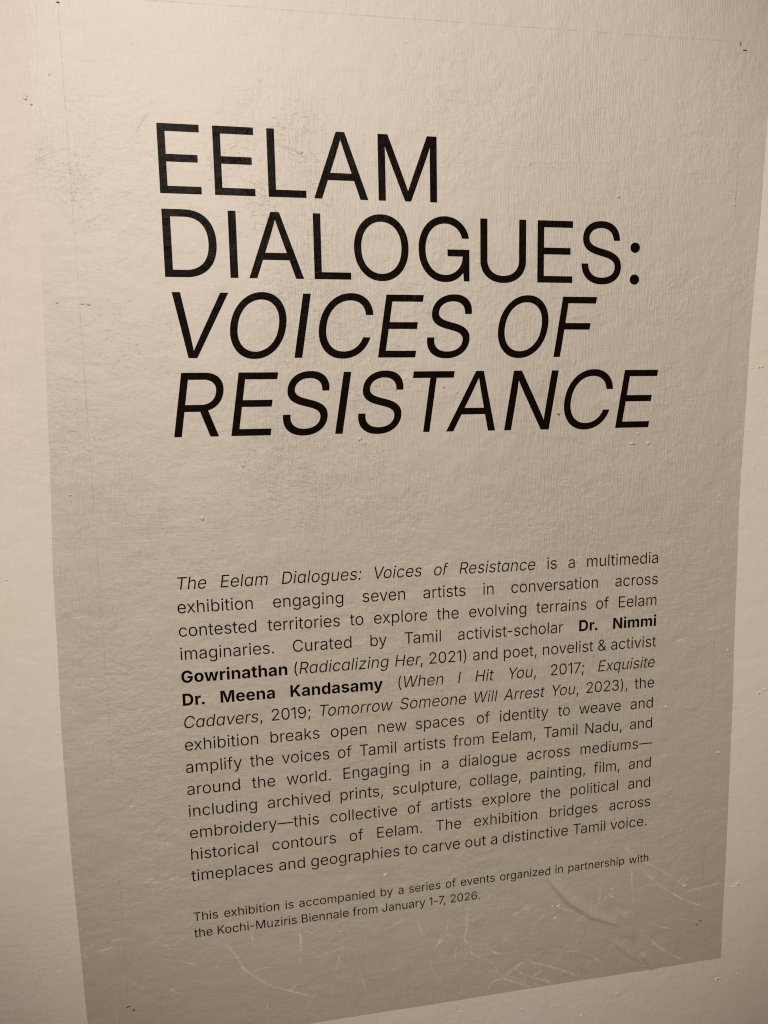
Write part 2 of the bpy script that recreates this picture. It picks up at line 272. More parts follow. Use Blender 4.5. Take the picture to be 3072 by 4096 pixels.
  40: [(215,597,1,215,755,0,279,1100,0,390,1422,0,463,1544,1,622,1544,1,548,1391,0,439,1062,0,381,740,0,381,597,1,381,465,0,433,195,0,540,-101,0,622,-273,1,463,-273,1,341,-60,0,215,382,0)],
  41: [(98,-272,1,183,-97,0,290,201,0,339,469,0,339,597,1,339,740,0,282,1062,0,174,1391,0,98,1544,1,257,1544,1,330,1422,0,443,1100,0,506,755,0,506,597,1,506,378,0,378,-63,0,257,-272,1)],
  44: [(129,-345,1,216,198,1,403,198,1,255,-345,1)],
  45: [(773,697,1,773,546,1,143,546,1,143,697,1)],
  46: [(286,-12,1,235,-12,0,162,60,0,162,112,1,162,164,0,235,236,0,286,236,1,338,236,0,411,164,0,411,112,1,411,60,0,338,-12,0)],
  48: [(627,-20,1,467,-20,0,241,157,0,122,490,0,122,727,1,122,963,0,242,1297,0,468,1475,0,627,1475,1,786,1475,0,1013,1297,0,1133,963,0,1133,727,1,1133,491,0,1014,157,0,788,-20,0), (627,132,1,735,132,0,887,273,0,967,539,0,967,727,1,967,915,0,887,1183,0,735,1324,0,627,1324,1,519,1324,0,368,1182,0,288,915,0,288,727,1,288,539,0,368,273,0,519,132,0)],
  49: [(626,1455,1,626,0,1,456,0,1,456,1295,1,446,1295,1,98,1037,1,98,1222,1,413,1455,1)],
  50: [(154,0,1,154,125,1,635,652,1,719,743,0,828,880,0,882,1002,0,882,1070,1,882,1148,0,808,1262,0,683,1324,0,603,1324,1,518,1324,0,393,1255,0,325,1130,0,325,1047,1,160,1047,1,160,1173,0,277,1367,0,479,1475,0,607,1475,1,735,1475,0,933,1367,0,1046,1185,0,1046,1071,1,1046,992,0,989,843,0,848,654,0,721,518,1,392,163,1,392,152,1,1076,152,1,1076,0,1)],
  51: [(617,-20,1,476,-20,0,258,78,0,130,252,0,125,367,1,299,367,1,305,295,0,390,189,0,529,133,0,614,133,1,709,133,0,853,199,0,937,318,0,937,396,1,937,477,0,854,601,0,700,671,0,590,671,1,481,671,1,481,821,1,590,821,1,677,821,0,811,885,0,886,999,0,886,1077,1,886,1151,0,821,1262,0,700,1324,0,619,1324,1,542,1324,0,409,1268,0,326,1163,0,323,1089,1,157,1089,1,160,1203,0,287,1377,0,495,1475,0,622,1475,1,756,1475,0,950,1366,0,1055,1190,0,1055,1086,1,1055,962,0,924,789,0,812,756,1,812,745,1,905,729,0,1037,633,0,1107,486,0,1107,394,1,1107,275,0,980,89,0,758,-20,0)],
  55: [(199,0,1,849,1292,1,849,1303,1,98,1303,1,98,1455,1,1030,1455,1,1030,1294,1,380,0,1)],
  57: [(584,-20,1,462,-20,0,271,78,0,151,254,0,135,370,1,305,370,1,327,268,0,466,133,0,584,133,1,698,133,0,859,269,0,947,527,0,947,710,1,935,710,1,898,650,0,788,560,0,653,511,0,576,511,1,452,511,0,245,634,0,122,851,0,122,990,1,122,1124,0,243,1346,0,461,1477,0,608,1475,1,698,1474,0,875,1405,0,1021,1249,0,1108,985,0,1108,786,1,1108,597,0,1038,299,0,903,90,0,708,-20,0), (601,662,1,669,662,0,786,716,0,874,810,0,922,930,0,921,996,1,918,1084,0,835,1232,0,695,1323,0,605,1323,1,516,1323,0,374,1233,0,290,1083,0,290,991,1,290,899,0,371,750,0,511,662,0)],
  59: [(129,-345,1,216,198,1,403,198,1,255,-345,1), (312,792,1,260,792,0,188,865,0,188,916,1,188,968,0,260,1041,0,312,1041,1,364,1041,0,436,968,0,436,916,1,436,865,0,364,792,0)],
  67: [(763,-20,1,577,-20,0,287,162,0,122,497,0,122,727,1,122,957,0,287,1292,0,577,1475,0,763,1475,1,875,1475,0,1071,1408,0,1226,1282,0,1328,1106,0,1347,997,1,1175,997,1,1159,1073,0,1084,1189,0,973,1272,0,838,1315,0,763,1315,1,631,1315,0,416,1179,0,290,917,0,290,727,1,290,537,0,416,275,0,631,140,0,763,140,1,838,140,0,973,184,0,1084,266,0,1159,384,0,1175,458,1,1347,458,1,1329,350,0,1227,175,0,1072,48,0,876,-20,0)],
  69: [(181,0,1,181,1455,1,1057,1455,1,1057,1302,1,353,1302,1,353,810,1,1010,810,1,1010,657,1,353,657,1,353,153,1,1067,153,1,1067,0,1)],
  78: [(181,0,1,181,1455,1,383,1455,1,994,508,1,1019,471,0,1086,359,0,1163,220,0,1200,142,1,1174,142,1,1166,222,0,1159,371,0,1157,497,0,1157,543,1,1157,1455,1,1330,1455,1,1330,0,1,1126,0,1,573,854,1,536,911,0,463,1031,0,372,1192,0,305,1308,1,338,1308,1,342,1205,0,349,1029,0,354,896,0,354,856,1,354,0,1)],
  84: [(98,1302,1,98,1455,1,1187,1455,1,1187,1302,1,730,1302,1,730,0,1,557,0,1,557,1302,1)],
  97: [(458,-25,1,356,-25,0,189,53,0,90,202,0,90,309,1,90,399,0,160,515,0,281,583,0,433,619,0,513,629,1,609,641,0,733,656,0,795,690,0,795,730,1,795,742,1,795,811,0,742,909,0,637,962,0,559,962,1,481,962,0,368,913,0,296,839,0,278,798,1,121,850,1,161,947,0,301,1058,0,470,1106,0,554,1106,1,612,1106,0,751,1077,0,877,998,0,958,848,0,958,726,1,958,0,1,797,0,1,797,155,1,786,155,1,766,114,0,682,30,0,550,-25,0), (486,120,1,584,120,0,722,199,0,795,329,0,795,401,1,795,554,1,783,541,0,712,520,0,622,504,0,535,493,0,508,490,1,437,482,0,321,441,0,254,364,0,254,301,1,254,242,0,314,162,0,419,120,0)],
  98: [(657,-23,1,555,-23,0,426,48,0,354,143,0,334,179,1,316,179,1,316,0,1,158,0,1,158,1455,1,322,1455,1,322,907,1,334,907,1,354,942,0,424,1035,0,551,1106,0,656,1106,1,792,1106,0,998,968,0,1115,715,0,1115,543,1,1115,370,0,999,116,0,793,-23,0), (633,123,1,737,123,0,877,236,0,949,427,0,949,545,1,949,661,0,878,849,0,738,959,0,633,959,1,531,959,0,391,854,0,320,668,0,320,545,1,320,421,0,392,231,0,533,123,0)],
  99: [(597,-23,1,450,-23,0,228,118,0,104,372,0,104,540,1,104,710,0,228,964,0,450,1106,0,597,1106,1,677,1106,0,817,1062,0,931,984,0,1012,876,0,1032,811,1,875,765,1,864,804,0,816,874,0,746,928,0,653,959,0,597,959,1,487,959,0,342,843,0,270,653,0,270,540,1,270,428,0,342,239,0,487,124,0,597,124,1,654,124,0,749,156,0,821,212,0,869,285,0,880,326,1,1036,280,1,1016,213,0,935,103,0,820,21,0,678,-23,0)],
  100: [(562,-23,1,427,-23,0,220,116,0,104,370,0,104,543,1,104,715,0,221,968,0,428,1106,0,563,1106,1,667,1106,0,795,1035,0,866,942,0,884,907,1,897,907,1,897,1455,1,1061,1455,1,1061,0,1,903,0,1,903,179,1,884,179,1,866,143,0,793,48,0,665,-23,0), (586,123,1,687,123,0,827,231,0,899,421,0,899,545,1,899,668,0,828,854,0,688,959,0,586,959,1,481,959,0,341,849,0,270,661,0,270,545,1,270,427,0,342,236,0,483,123,0)],
  101: [(612,-23,1,455,-23,0,227,118,0,104,370,0,104,538,1,104,705,0,225,961,0,445,1106,0,592,1106,1,679,1106,0,848,1046,0,984,916,0,1064,709,0,1064,561,1,1064,492,1,214,492,1,214,631,1,976,631,1,900,579,1,900,689,0,829,862,0,692,960,0,592,960,1,492,960,0,347,860,0,269,697,0,269,603,1,269,513,1,269,390,0,355,215,0,510,122,0,613,122,1,681,122,0,789,163,0,866,240,0,887,293,1,1044,248,1,1019,170,0,900,47,0,724,-23,0)],
  102: [(650,1092,1,650,951,1,19,951,1,19,1092,1), (233,0,1,233,1240,1,233,1333,0,320,1459,0,459,1523,0,537,1523,1,596,1523,0,675,1504,0,695,1495,1,649,1355,1,635,1360,0,591,1371,0,555,1371,1,474,1371,0,397,1286,0,397,1205,1,397,0,1)],
  103: [(593,-432,1,475,-432,0,300,-371,0,184,-270,0,150,-209,1,283,-124,1,307,-159,0,379,-236,0,499,-288,0,593,-288,1,728,-288,0,899,-158,0,899,-19,1,899,207,1,883,207,1,864,170,0,792,81,0,664,16,0,561,16,1,431,16,0,223,141,0,104,380,0,104,550,1,104,718,0,222,968,0,430,1106,0,565,1106,1,669,1106,0,796,1036,0,868,942,0,888,907,1,903,907,1,903,1092,1,1063,1092,1,1063,-28,1,1063,-168,0,938,-347,0,726,-432,0), (588,162,1,689,162,0,828,255,0,901,431,0,901,554,1,901,673,0,829,855,0,690,959,0,588,959,1,483,959,0,342,850,0,270,667,0,270,554,1,270,438,0,343,261,0,484,162,0)],
  104: [(322,662,1,322,0,1,158,0,1,158,1455,1,322,1455,1,322,830,1,293,830,1,341,979,0,528,1106,0,652,1106,1,763,1106,0,930,1014,0,1023,833,0,1023,697,1,1023,0,1,859,0,1,859,684,1,859,812,0,722,958,0,604,958,1,524,958,0,396,888,0,322,756,0)],
  105: [(158,0,1,158,1092,1,322,1092,1,322,0,1), (241,1277,1,194,1277,0,126,1342,0,126,1387,1,126,1433,0,194,1496,0,241,1496,1,288,1496,0,356,1433,0,356,1387,1,356,1342,0,288,1277,0)],
  107: [(311,397,1,311,602,1,342,602,1,819,1092,1,1022,1092,1,518,576,1,500,575,1), (158,0,1,158,1455,1,322,1455,1,322,0,1), (845,0,1,421,540,1,538,656,1,1055,0,1)],
  108: [(322,1455,1,322,0,1,158,0,1,158,1455,1)],
  109: [(158,0,1,158,1092,1,317,1092,1,318,846,1,304,846,1,327,936,0,424,1053,0,555,1111,0,625,1111,1,745,1111,0,894,964,0,916,843,1,893,843,1,912,926,0,1016,1046,0,1163,1111,0,1250,1111,1,1345,1111,0,1501,1028,0,1592,862,0,1592,736,1,1592,0,1,1429,0,1,1429,732,1,1429,853,0,1294,962,0,1202,962,1,1127,962,0,1017,899,0,957,787,0,957,715,1,957,0,1,793,0,1,793,747,1,793,845,0,669,962,0,573,962,1,507,962,0,392,900,0,322,780,0,322,692,1,322,0,1)],
  110: [(322,662,1,322,0,1,158,0,1,158,1092,1,315,1092,1,316,830,1,293,830,1,341,979,0,528,1106,0,652,1106,1,763,1106,0,929,1014,0,1022,833,0,1022,697,1,1022,0,1,859,0,1,859,684,1,859,812,0,722,958,0,604,958,1,524,958,0,396,888,0,322,756,0)],
  111: [(597,-23,1,450,-23,0,228,118,0,104,372,0,104,539,1,104,709,0,228,964,0,450,1106,0,597,1106,1,744,1106,0,967,964,0,1091,709,0,1091,539,1,1091,372,0,967,118,0,744,-23,0), (597,123,1,708,123,0,854,239,0,926,428,0,926,539,1,926,651,0,854,843,0,708,959,0,597,959,1,487,959,0,342,842,0,270,652,0,270,539,1,270,428,0,342,239,0,487,123,0)],
  112: [(158,-408,1,158,1092,1,316,1092,1,316,907,1,334,907,1,354,942,0,424,1035,0,551,1106,0,656,1106,1,792,1106,0,998,968,0,1115,715,0,1115,543,1,1115,370,0,999,116,0,793,-23,0,657,-23,1,555,-23,0,426,48,0,354,143,0,334,179,1,322,179,1,322,-408,1), (633,123,1,737,123,0,877,236,0,949,427,0,949,545,1,949,661,0,878,849,0,738,959,0,633,959,1,531,959,0,391,854,0,320,668,0,320,545,1,320,421,0,392,231,0,533,123,0)],
  114: [(158,0,1,158,1092,1,316,1092,1,316,923,1,327,923,1,358,1006,0,516,1107,0,615,1107,1,633,1107,0,682,1105,0,697,1105,1,697,940,1,690,942,0,632,949,0,600,949,1,520,949,0,393,882,0,322,764,0,322,688,1,322,0,1)],
  115: [(522,-23,1,411,-23,0,239,42,0,128,170,0,108,263,1,264,301,1,287,208,0,420,121,0,521,121,1,637,121,0,777,222,0,777,294,1,777,353,0,695,432,0,612,451,1,431,494,1,285,529,0,142,676,0,142,790,1,142,883,0,246,1025,0,425,1106,0,540,1106,1,650,1106,0,804,1039,0,903,922,0,927,845,1,779,806,1,755,869,0,647,966,0,541,966,1,440,966,0,307,872,0,307,800,1,307,737,0,397,660,0,494,637,1,660,597,1,806,563,0,947,416,0,947,305,1,947,210,0,840,61,0,648,-23,0)],
  116: [(571,1092,1,571,951,1,19,951,1,19,1092,1), (182,1352,1,346,1352,1,346,276,1,346,201,0,409,131,0,480,133,1,496,133,0,544,141,0,564,144,1,598,6,1,573,-3,0,508,-13,0,476,-13,1,338,-15,0,182,132,0,182,264,1)],
  117: [(529,-14,1,419,-14,0,251,77,0,158,260,0,158,395,1,158,1092,1,322,1092,1,322,408,1,322,280,0,459,134,0,577,134,1,657,134,0,785,204,0,859,337,0,859,430,1,859,1092,1,1023,1092,1,1023,0,1,865,0,1,865,262,1,887,262,1,838,111,0,650,-14,0)],
  118: [(474,0,1,57,1092,1,236,1092,1,474,433,1,510,335,0,562,140,0,591,48,1,531,48,1,560,140,0,612,335,0,647,433,1,885,1092,1,1064,1092,1,647,0,1)],
  119: [(400,0,1,70,1092,1,243,1092,1,386,584,1,413,489,0,472,254,0,502,106,1,473,106,1,502,247,0,560,484,0,588,584,1,731,1092,1,907,1092,1,1049,584,1,1076,487,0,1133,251,0,1162,106,1,1132,106,1,1162,249,0,1222,485,0,1249,584,1,1391,1092,1,1565,1092,1,1235,0,1,1071,0,1,916,527,1,896,599,0,856,747,0,819,903,0,799,984,1,836,984,1,817,904,0,779,747,0,739,597,0,718,527,1,564,0,1)],
  120: [(63,0,1,493,623,1,492,498,1,85,1092,1,276,1092,1,421,871,1,472,792,0,549,653,0,590,588,1,504,588,1,546,653,0,616,792,0,668,871,1,815,1092,1,1003,1092,1,594,491,1,594,611,1,1020,0,1,830,0,1,660,256,1,610,333,0,536,466,0,496,528,1,582,528,1,543,466,0,475,333,0,424,256,1,252,0,1)],
  121: [(136,-395,1,179,-253,1,196,-258,1,251,-273,0,341,-259,0,413,-184,0,440,-105,1,474,-7,1,57,1092,1,236,1092,1,474,433,1,510,334,0,561,139,0,589,47,1,530,47,1,558,139,0,610,335,0,646,433,1,886,1092,1,1064,1092,1,583,-167,1,550,-252,0,459,-363,0,339,-416,0,264,-416,1,219,-416,0,151,-402,0)],
  8212: [(2000,697,1,2000,546,1,0,546,1,0,697,1)],
 },
 2: {
  46: [(340,-19,1,266,-19,0,166,80,0,166,153,1,166,226,0,266,325,0,340,325,1,413,325,0,513,226,0,513,153,1,513,80,0,413,-19,0)],
  68: [(645,0,1,265,0,1,265,268,1,631,268,1,766,268,0,951,363,0,1045,567,0,1045,728,1,1045,889,0,950,1092,0,766,1187,0,630,1187,1,258,1187,1,258,1455,1,648,1455,1,868,1455,0,1185,1281,0,1356,955,0,1356,728,1,1356,501,0,1185,175,0,866,0,0), (438,1455,1,438,0,1,126,0,1,126,1455,1)],
  71: [(777,-20,1,572,-20,0,262,162,0,88,496,0,88,725,1,88,962,0,270,1297,0,579,1475,0,771,1475,1,895,1475,0,1108,1403,0,1274,1272,0,1379,1092,0,1394,984,1,1077,984,1,1063,1034,0,1009,1114,0,933,1170,0,835,1199,0,776,1199,1,666,1199,0,499,1089,0,406,879,0,406,729,1,406,578,0,497,367,0,665,257,0,779,257,1,882,257,0,1029,330,0,1106,464,0,1106,555,1,1170,546,1,798,546,1,798,781,1,1409,781,1,1409,596,1,1409,404,0,1246,128,0,961,-20,0)],
  75: [(358,318,1,358,599,1,402,681,0,487,820,0,590,959,0,658,1043,1,1004,1455,1,1384,1455,1,770,739,1,744,749,1), (126,0,1,126,1455,1,438,1455,1,438,1069,1,432,692,1,438,540,1,438,0,1), (1032,0,1,612,646,1,809,878,1,1401,0,1)],
  77: [(126,0,1,126,1455,1,608,1455,1,828,818,1,843,769,0,882,614,0,922,435,0,956,267,0,967,206,1,906,206,1,918,266,0,951,433,0,991,613,0,1030,769,0,1045,818,1,1262,1455,1,1744,1455,1,1744,0,1,1431,0,1,1431,668,1,1431,716,0,1434,862,0,1439,1031,0,1443,1203,0,1444,1279,1,1463,1279,1,1445,1196,0,1399,1019,0,1354,853,0,1312,714,0,1297,668,1,1067,0,1,805,0,1,570,668,1,555,714,0,514,851,0,467,1017,0,421,1194,0,400,1279,1,424,1279,1,425,1206,0,429,1035,0,433,865,0,437,717,0,437,668,1,437,0,1)],
  78: [(126,0,1,126,1455,1,473,1455,1,916,742,1,952,683,0,1026,548,0,1101,384,0,1138,280,1,1107,280,1,1101,361,0,1089,547,0,1081,721,0,1081,780,1,1081,1455,1,1400,1455,1,1400,0,1,1053,0,1,649,648,1,602,726,0,523,869,0,439,1042,0,382,1160,1,420,1160,1,427,1055,0,438,860,0,446,700,0,446,649,1,446,0,1)],
  97: [(426,-21,1,322,-21,0,158,52,0,64,197,0,64,305,1,64,396,0,130,519,0,245,595,0,393,634,0,474,642,1,568,651,0,684,668,0,737,704,0,737,739,1,737,744,1,737,788,0,699,849,0,626,881,0,573,881,1,519,881,0,439,849,0,387,794,0,376,759,1,95,802,1,121,897,0,251,1033,0,448,1105,0,574,1105,1,666,1105,0,836,1062,0,968,972,0,1045,833,0,1045,737,1,1045,0,1,754,0,1,754,152,1,745,152,1,717,100,0,629,22,0,506,-21,0), (515,191,1,581,191,0,682,243,0,740,333,0,740,390,1,740,504,1,726,495,0,676,480,0,615,468,0,556,459,0,532,456,1,479,448,0,400,414,0,358,357,0,358,315,1,358,275,0,398,219,0,469,191,0)],
  100: [(519,-18,1,395,-18,0,194,111,0,77,361,0,77,544,1,77,732,0,198,982,0,399,1105,0,517,1105,1,608,1105,0,731,1044,0,808,952,0,828,907,1,837,907,1,837,1455,1,1144,1455,1,1144,0,1,841,0,1,841,175,1,828,175,1,807,130,0,729,41,0,607,-18,0), (617,227,1,689,227,0,790,306,0,843,449,0,843,545,1,843,642,0,790,783,0,689,861,0,617,861,1,544,861,0,443,781,0,392,639,0,392,545,1,392,451,0,444,307,0,545,227,0)],
  101: [(619,-21,1,451,-21,0,207,115,0,77,367,0,77,541,1,77,709,0,207,963,0,444,1105,0,605,1105,1,715,1105,0,902,1036,0,1043,897,0,1122,690,0,1122,551,1,1122,467,1,197,467,1,197,656,1,973,656,1,829,607,1,829,690,0,779,811,0,681,877,0,608,877,1,534,877,0,433,810,0,380,694,0,380,618,1,380,485,1,380,393,0,441,269,0,551,207,0,624,207,1,674,207,0,755,236,0,814,291,0,829,331,1,1105,282,1,1079,190,0,947,54,0,748,-21,0)],
  104: [(428,629,1,428,0,1,121,0,1,121,1455,1,422,1455,1,422,818,1,399,818,1,441,953,0,615,1105,0,755,1105,1,869,1105,0,1039,1006,0,1132,821,0,1132,695,1,1132,0,1,824,0,1,824,639,1,824,738,0,723,850,0,633,850,1,573,850,0,480,798,0,428,700,0)],
  105: [(121,0,1,121,1092,1,428,1092,1,428,0,1), (275,1230,1,206,1230,0,109,1321,0,109,1384,1,109,1449,0,206,1539,0,275,1539,1,343,1539,0,440,1449,0,440,1384,1,440,1321,0,343,1230,0)],
  109: [(121,0,1,121,1092,1,406,1092,1,421,817,1,399,817,1,424,919,0,524,1047,0,657,1108,0,731,1108,1,848,1108,0,993,958,0,1028,797,1,993,797,1,1018,905,0,1130,1043,0,1281,1108,0,1364,1108,1,1465,1108,0,1622,1020,0,1712,854,0,1712,736,1,1712,0,1,1405,0,1,1405,674,1,1405,764,0,1309,853,0,1238,853,1,1185,853,0,1107,806,0,1065,723,0,1065,667,1,1065,0,1,769,0,1,769,681,1,769,760,0,677,853,0,604,853,1,554,853,0,474,807,0,428,720,0,428,657,1,428,0,1)],
  110: [(428,629,1,428,0,1,121,0,1,121,1092,1,411,1092,1,416,818,1,399,818,1,441,953,0,615,1105,0,755,1105,1,869,1105,0,1038,1006,0,1132,821,0,1132,695,1,1132,0,1,824,0,1,824,639,1,824,738,0,723,850,0,633,850,1,573,850,0,480,798,0,428,700,0)],
  111: [(615,-21,1,449,-21,0,207,120,0,77,373,0,77,541,1,77,711,0,207,964,0,449,1105,0,615,1105,1,782,1105,0,1023,964,0,1153,711,0,1153,541,1,1153,373,0,1023,120,0,782,-21,0), (615,218,1,689,218,0,790,302,0,841,449,0,841,543,1,841,637,0,790,783,0,689,866,0,615,866,1,541,866,0,440,783,0,390,638,0,390,543,1,390,449,0,440,302,0,541,218,0)],
  114: [(121,0,1,121,1092,1,419,1092,1,419,899,1,431,899,1,460,1002,0,600,1106,0,691,1106,1,714,1106,0,766,1101,0,787,1096,1,787,824,1,766,831,0,690,839,0,658,839,1,592,839,0,487,782,0,428,681,0,428,614,1,428,0,1)],
  115: [(563,-21,1,428,-21,0,222,56,0,91,200,0,72,303,1,358,350,1,379,276,0,484,201,0,573,201,1,652,201,0,745,260,0,745,307,1,745,348,0,677,401,0,606,415,1,417,453,1,258,485,0,101,641,0,101,765,1,101,871,0,216,1023,0,425,1105,0,565,1105,1,697,1105,0,891,1033,0,1009,902,0,1029,811,1,757,764,1,740,820,0,647,888,0,571,888,1,501,888,0,408,831,0,408,783,1,408,744,0,468,690,0,543,674,1,743,635,1,902,603,0,1058,458,0,1058,340,1,1058,231,0,931,69,0,708,-21,0)],
  116: [(677,1092,1,677,860,1,20,860,1,20,1092,1), (168,1352,1,475,1352,1,475,324,1,475,274,0,520,227,0,571,227,1,588,227,0,650,236,0,665,240,1,707,11,1,656,-4,0,556,-15,0,511,-15,1,344,-15,0,168,145,0,168,297,1)],
  119: [(347,0,1,26,1092,1,348,1092,1,438,697,1,462,587,0,518,331,0,541,178,1,507,178,1,532,329,0,593,586,0,619,697,1,715,1092,1,995,1092,1,1087,697,1,1112,586,0,1173,330,0,1198,178,1,1165,178,1,1188,330,0,1241,585,0,1265,697,1,1355,1092,1,1682,1092,1,1359,0,1,1046,0,1,927,412,1,910,473,0,876,627,0,843,785,0,826,853,1,879,853,1,863,786,0,830,627,0,796,473,0,778,412,1,659,0,1)],
  121: [(115,-385,1,185,-156,1,223,-166,1,283,-182,0,374,-168,0,428,-109,0,431,-58,1,437,-3,1,28,1092,1,353,1092,1,531,535,1,564,427,0,605,210,0,632,91,1,563,91,1,590,210,0,642,428,0,677,535,1,864,1092,1,1186,1092,1,724,-125,1,691,-213,0,585,-344,0,427,-416,0,314,-416,1,254,-416,0,148,-399,0)],
 },
 5: {
  44: [(124,-353,1,210,204,1,418,204,1,263,-353,1)],
  45: [(781,703,1,781,536,1,140,536,1,140,703,1)],
  46: [(291,-13,1,235,-13,0,157,65,0,157,121,1,157,177,0,235,255,0,291,255,1,347,255,0,425,177,0,425,121,1,425,65,0,347,-13,0)],
  48: [(634,-20,1,470,-20,0,240,156,0,117,489,0,117,727,1,117,963,0,241,1297,0,471,1475,0,634,1475,1,796,1475,0,1028,1297,0,1150,963,0,1150,727,1,1150,490,0,1029,156,0,798,-20,0), (634,148,1,739,148,0,886,285,0,963,544,0,963,727,1,963,910,0,886,1171,0,739,1308,0,634,1308,1,528,1308,0,382,1170,0,304,910,0,304,727,1,304,544,0,382,285,0,528,148,0)],
  49: [(644,1455,1,644,0,1,454,0,1,454,1277,1,444,1277,1,94,1018,1,94,1222,1,410,1455,1)],
  50: [(148,0,1,148,139,1,634,661,1,714,747,0,820,878,0,875,997,0,875,1064,1,875,1139,0,803,1249,0,682,1308,0,604,1308,1,522,1308,0,402,1242,0,336,1121,0,336,1040,1,151,1040,1,151,1170,0,271,1366,0,478,1475,0,609,1475,1,741,1475,0,943,1366,0,1058,1182,0,1058,1067,1,1058,988,0,1001,838,0,857,648,0,727,511,1,415,180,1,415,169,1,1082,169,1,1082,0,1)],
  54: [(633,-20,1,541,-20,0,358,47,0,208,204,0,117,472,0,117,673,1,117,865,0,191,1162,0,332,1368,0,530,1475,0,655,1475,1,779,1475,0,974,1376,0,1098,1201,0,1115,1086,1,926,1086,1,902,1180,0,766,1304,0,655,1304,1,545,1304,0,386,1175,0,301,930,0,301,757,1,312,757,1,351,818,0,461,905,0,596,952,0,671,952,1,797,952,0,1003,829,0,1127,611,0,1127,471,1,1127,334,0,1005,112,0,783,-20,0), (633,148,1,720,148,0,859,235,0,940,381,0,940,470,1,940,558,0,862,702,0,725,787,0,638,787,1,572,787,0,460,736,0,375,646,0,328,531,0,328,468,1,328,383,0,407,238,0,545,148,0)],
  55: [(194,0,1,838,1275,1,838,1286,1,94,1286,1,94,1455,1,1040,1455,1,1040,1277,1,397,0,1)],
  66: [(173,0,1,173,1455,1,693,1455,1,845,1455,0,1045,1351,0,1142,1177,0,1142,1070,1,1142,977,0,1075,854,0,966,782,0,902,764,1,902,750,1,971,746,0,1108,660,0,1199,502,0,1199,389,1,1199,279,0,1097,103,0,882,0,0,711,0,1), (366,169,1,702,169,1,869,169,0,1011,298,0,1011,392,1,1011,465,0,938,586,0,804,659,0,712,659,1,366,659,1), (366,818,1,681,818,1,758,818,0,883,879,0,956,989,0,956,1063,1,956,1157,0,826,1286,0,686,1286,1,366,1286,1)],
  74: [(534,-20,1,339,-20,0,96,208,0,96,417,1,96,496,1,289,496,1,289,417,1,289,286,0,423,149,0,534,149,1,643,149,0,778,286,0,778,417,1,778,1455,1,971,1455,1,971,417,1,971,208,0,728,-20,0)],
  75: [(306,410,1,306,613,1,355,683,0,453,808,0,557,929,0,612,989,1,1042,1455,1,1293,1455,1,672,786,1,661,788,1), (173,0,1,173,1455,1,366,1455,1,366,964,1,363,646,1,366,552,1,366,0,1), (1066,0,1,546,735,1,666,884,1,1295,0,1)],
  77: [(173,0,1,173,1455,1,449,1455,1,800,554,1,812,521,0,845,420,0,881,303,0,915,188,0,927,139,1,885,139,1,899,185,0,932,299,0,968,417,0,1002,520,0,1015,554,1,1360,1455,1,1638,1455,1,1638,0,1,1447,0,1,1447,821,1,1447,866,0,1448,984,0,1451,1113,0,1454,1246,0,1455,1309,1,1471,1309,1,1451,1240,0,1405,1099,0,1361,966,0,1322,857,0,1308,821,1,988,0,1,821,0,1,497,821,1,483,856,0,446,963,0,402,1093,0,355,1237,0,331,1309,1,349,1309,1,350,1253,0,353,1123,0,356,991,0,358,869,0,358,821,1,358,0,1)],
  84: [(94,1285,1,94,1455,1,1200,1455,1,1200,1285,1,744,1285,1,744,0,1,551,0,1,551,1285,1)],
  97: [(458,-25,1,354,-25,0,186,53,0,86,203,0,86,310,1,86,404,0,160,521,0,284,589,0,434,623,0,510,632,1,608,645,0,730,659,0,790,692,0,790,732,1,790,738,1,790,805,0,740,897,0,640,947,0,565,947,1,488,947,0,379,899,0,311,827,0,293,789,1,118,844,1,159,943,0,301,1057,0,474,1105,0,560,1105,1,617,1105,0,759,1078,0,889,999,0,973,847,0,973,721,1,973,0,1,793,0,1,793,149,1,782,149,1,763,110,0,680,29,0,550,-25,0), (492,134,1,587,134,0,720,208,0,790,328,0,790,394,1,790,543,1,779,531,0,708,511,0,617,495,0,532,485,0,506,482,1,444,474,0,335,436,0,270,364,0,270,303,1,270,247,0,328,172,0,427,134,0)],
  98: [(666,-23,1,564,-23,0,437,47,0,368,138,0,349,169,1,330,169,1,330,0,1,152,0,1,152,1455,1,336,1455,1,336,916,1,349,916,1,368,947,0,435,1036,0,560,1105,0,665,1105,1,801,1105,0,1009,970,0,1127,717,0,1127,543,1,1127,369,0,1010,115,0,802,-23,0), (636,139,1,736,139,0,872,248,0,940,432,0,940,545,1,940,657,0,873,837,0,737,943,0,636,943,1,537,943,0,402,843,0,334,665,0,334,545,1,334,425,0,403,242,0,539,139,0)],
  99: [(600,-23,1,450,-23,0,225,117,0,100,371,0,100,539,1,100,710,0,225,965,0,450,1105,0,600,1105,1,680,1105,0,822,1064,0,939,986,0,1023,872,0,1045,800,1,869,752,1,857,794,0,809,864,0,741,915,0,653,943,0,600,943,1,492,943,0,354,831,0,287,648,0,287,539,1,287,433,0,354,250,0,492,139,0,600,139,1,654,139,0,744,168,0,814,221,0,862,295,0,874,339,1,1049,291,1,1028,217,0,943,101,0,825,19,0,681,-23,0)],
  100: [(561,-23,1,426,-23,0,217,115,0,100,369,0,100,543,1,100,717,0,218,970,0,427,1105,0,562,1105,1,667,1105,0,792,1036,0,860,947,0,878,916,1,891,916,1,891,1455,1,1075,1455,1,1075,0,1,897,0,1,897,169,1,878,169,1,860,138,0,790,47,0,664,-23,0), (591,139,1,689,139,0,824,242,0,893,425,0,893,545,1,893,665,0,825,843,0,690,943,0,591,943,1,490,943,0,354,837,0,287,657,0,287,545,1,287,432,0,355,248,0,492,139,0)],
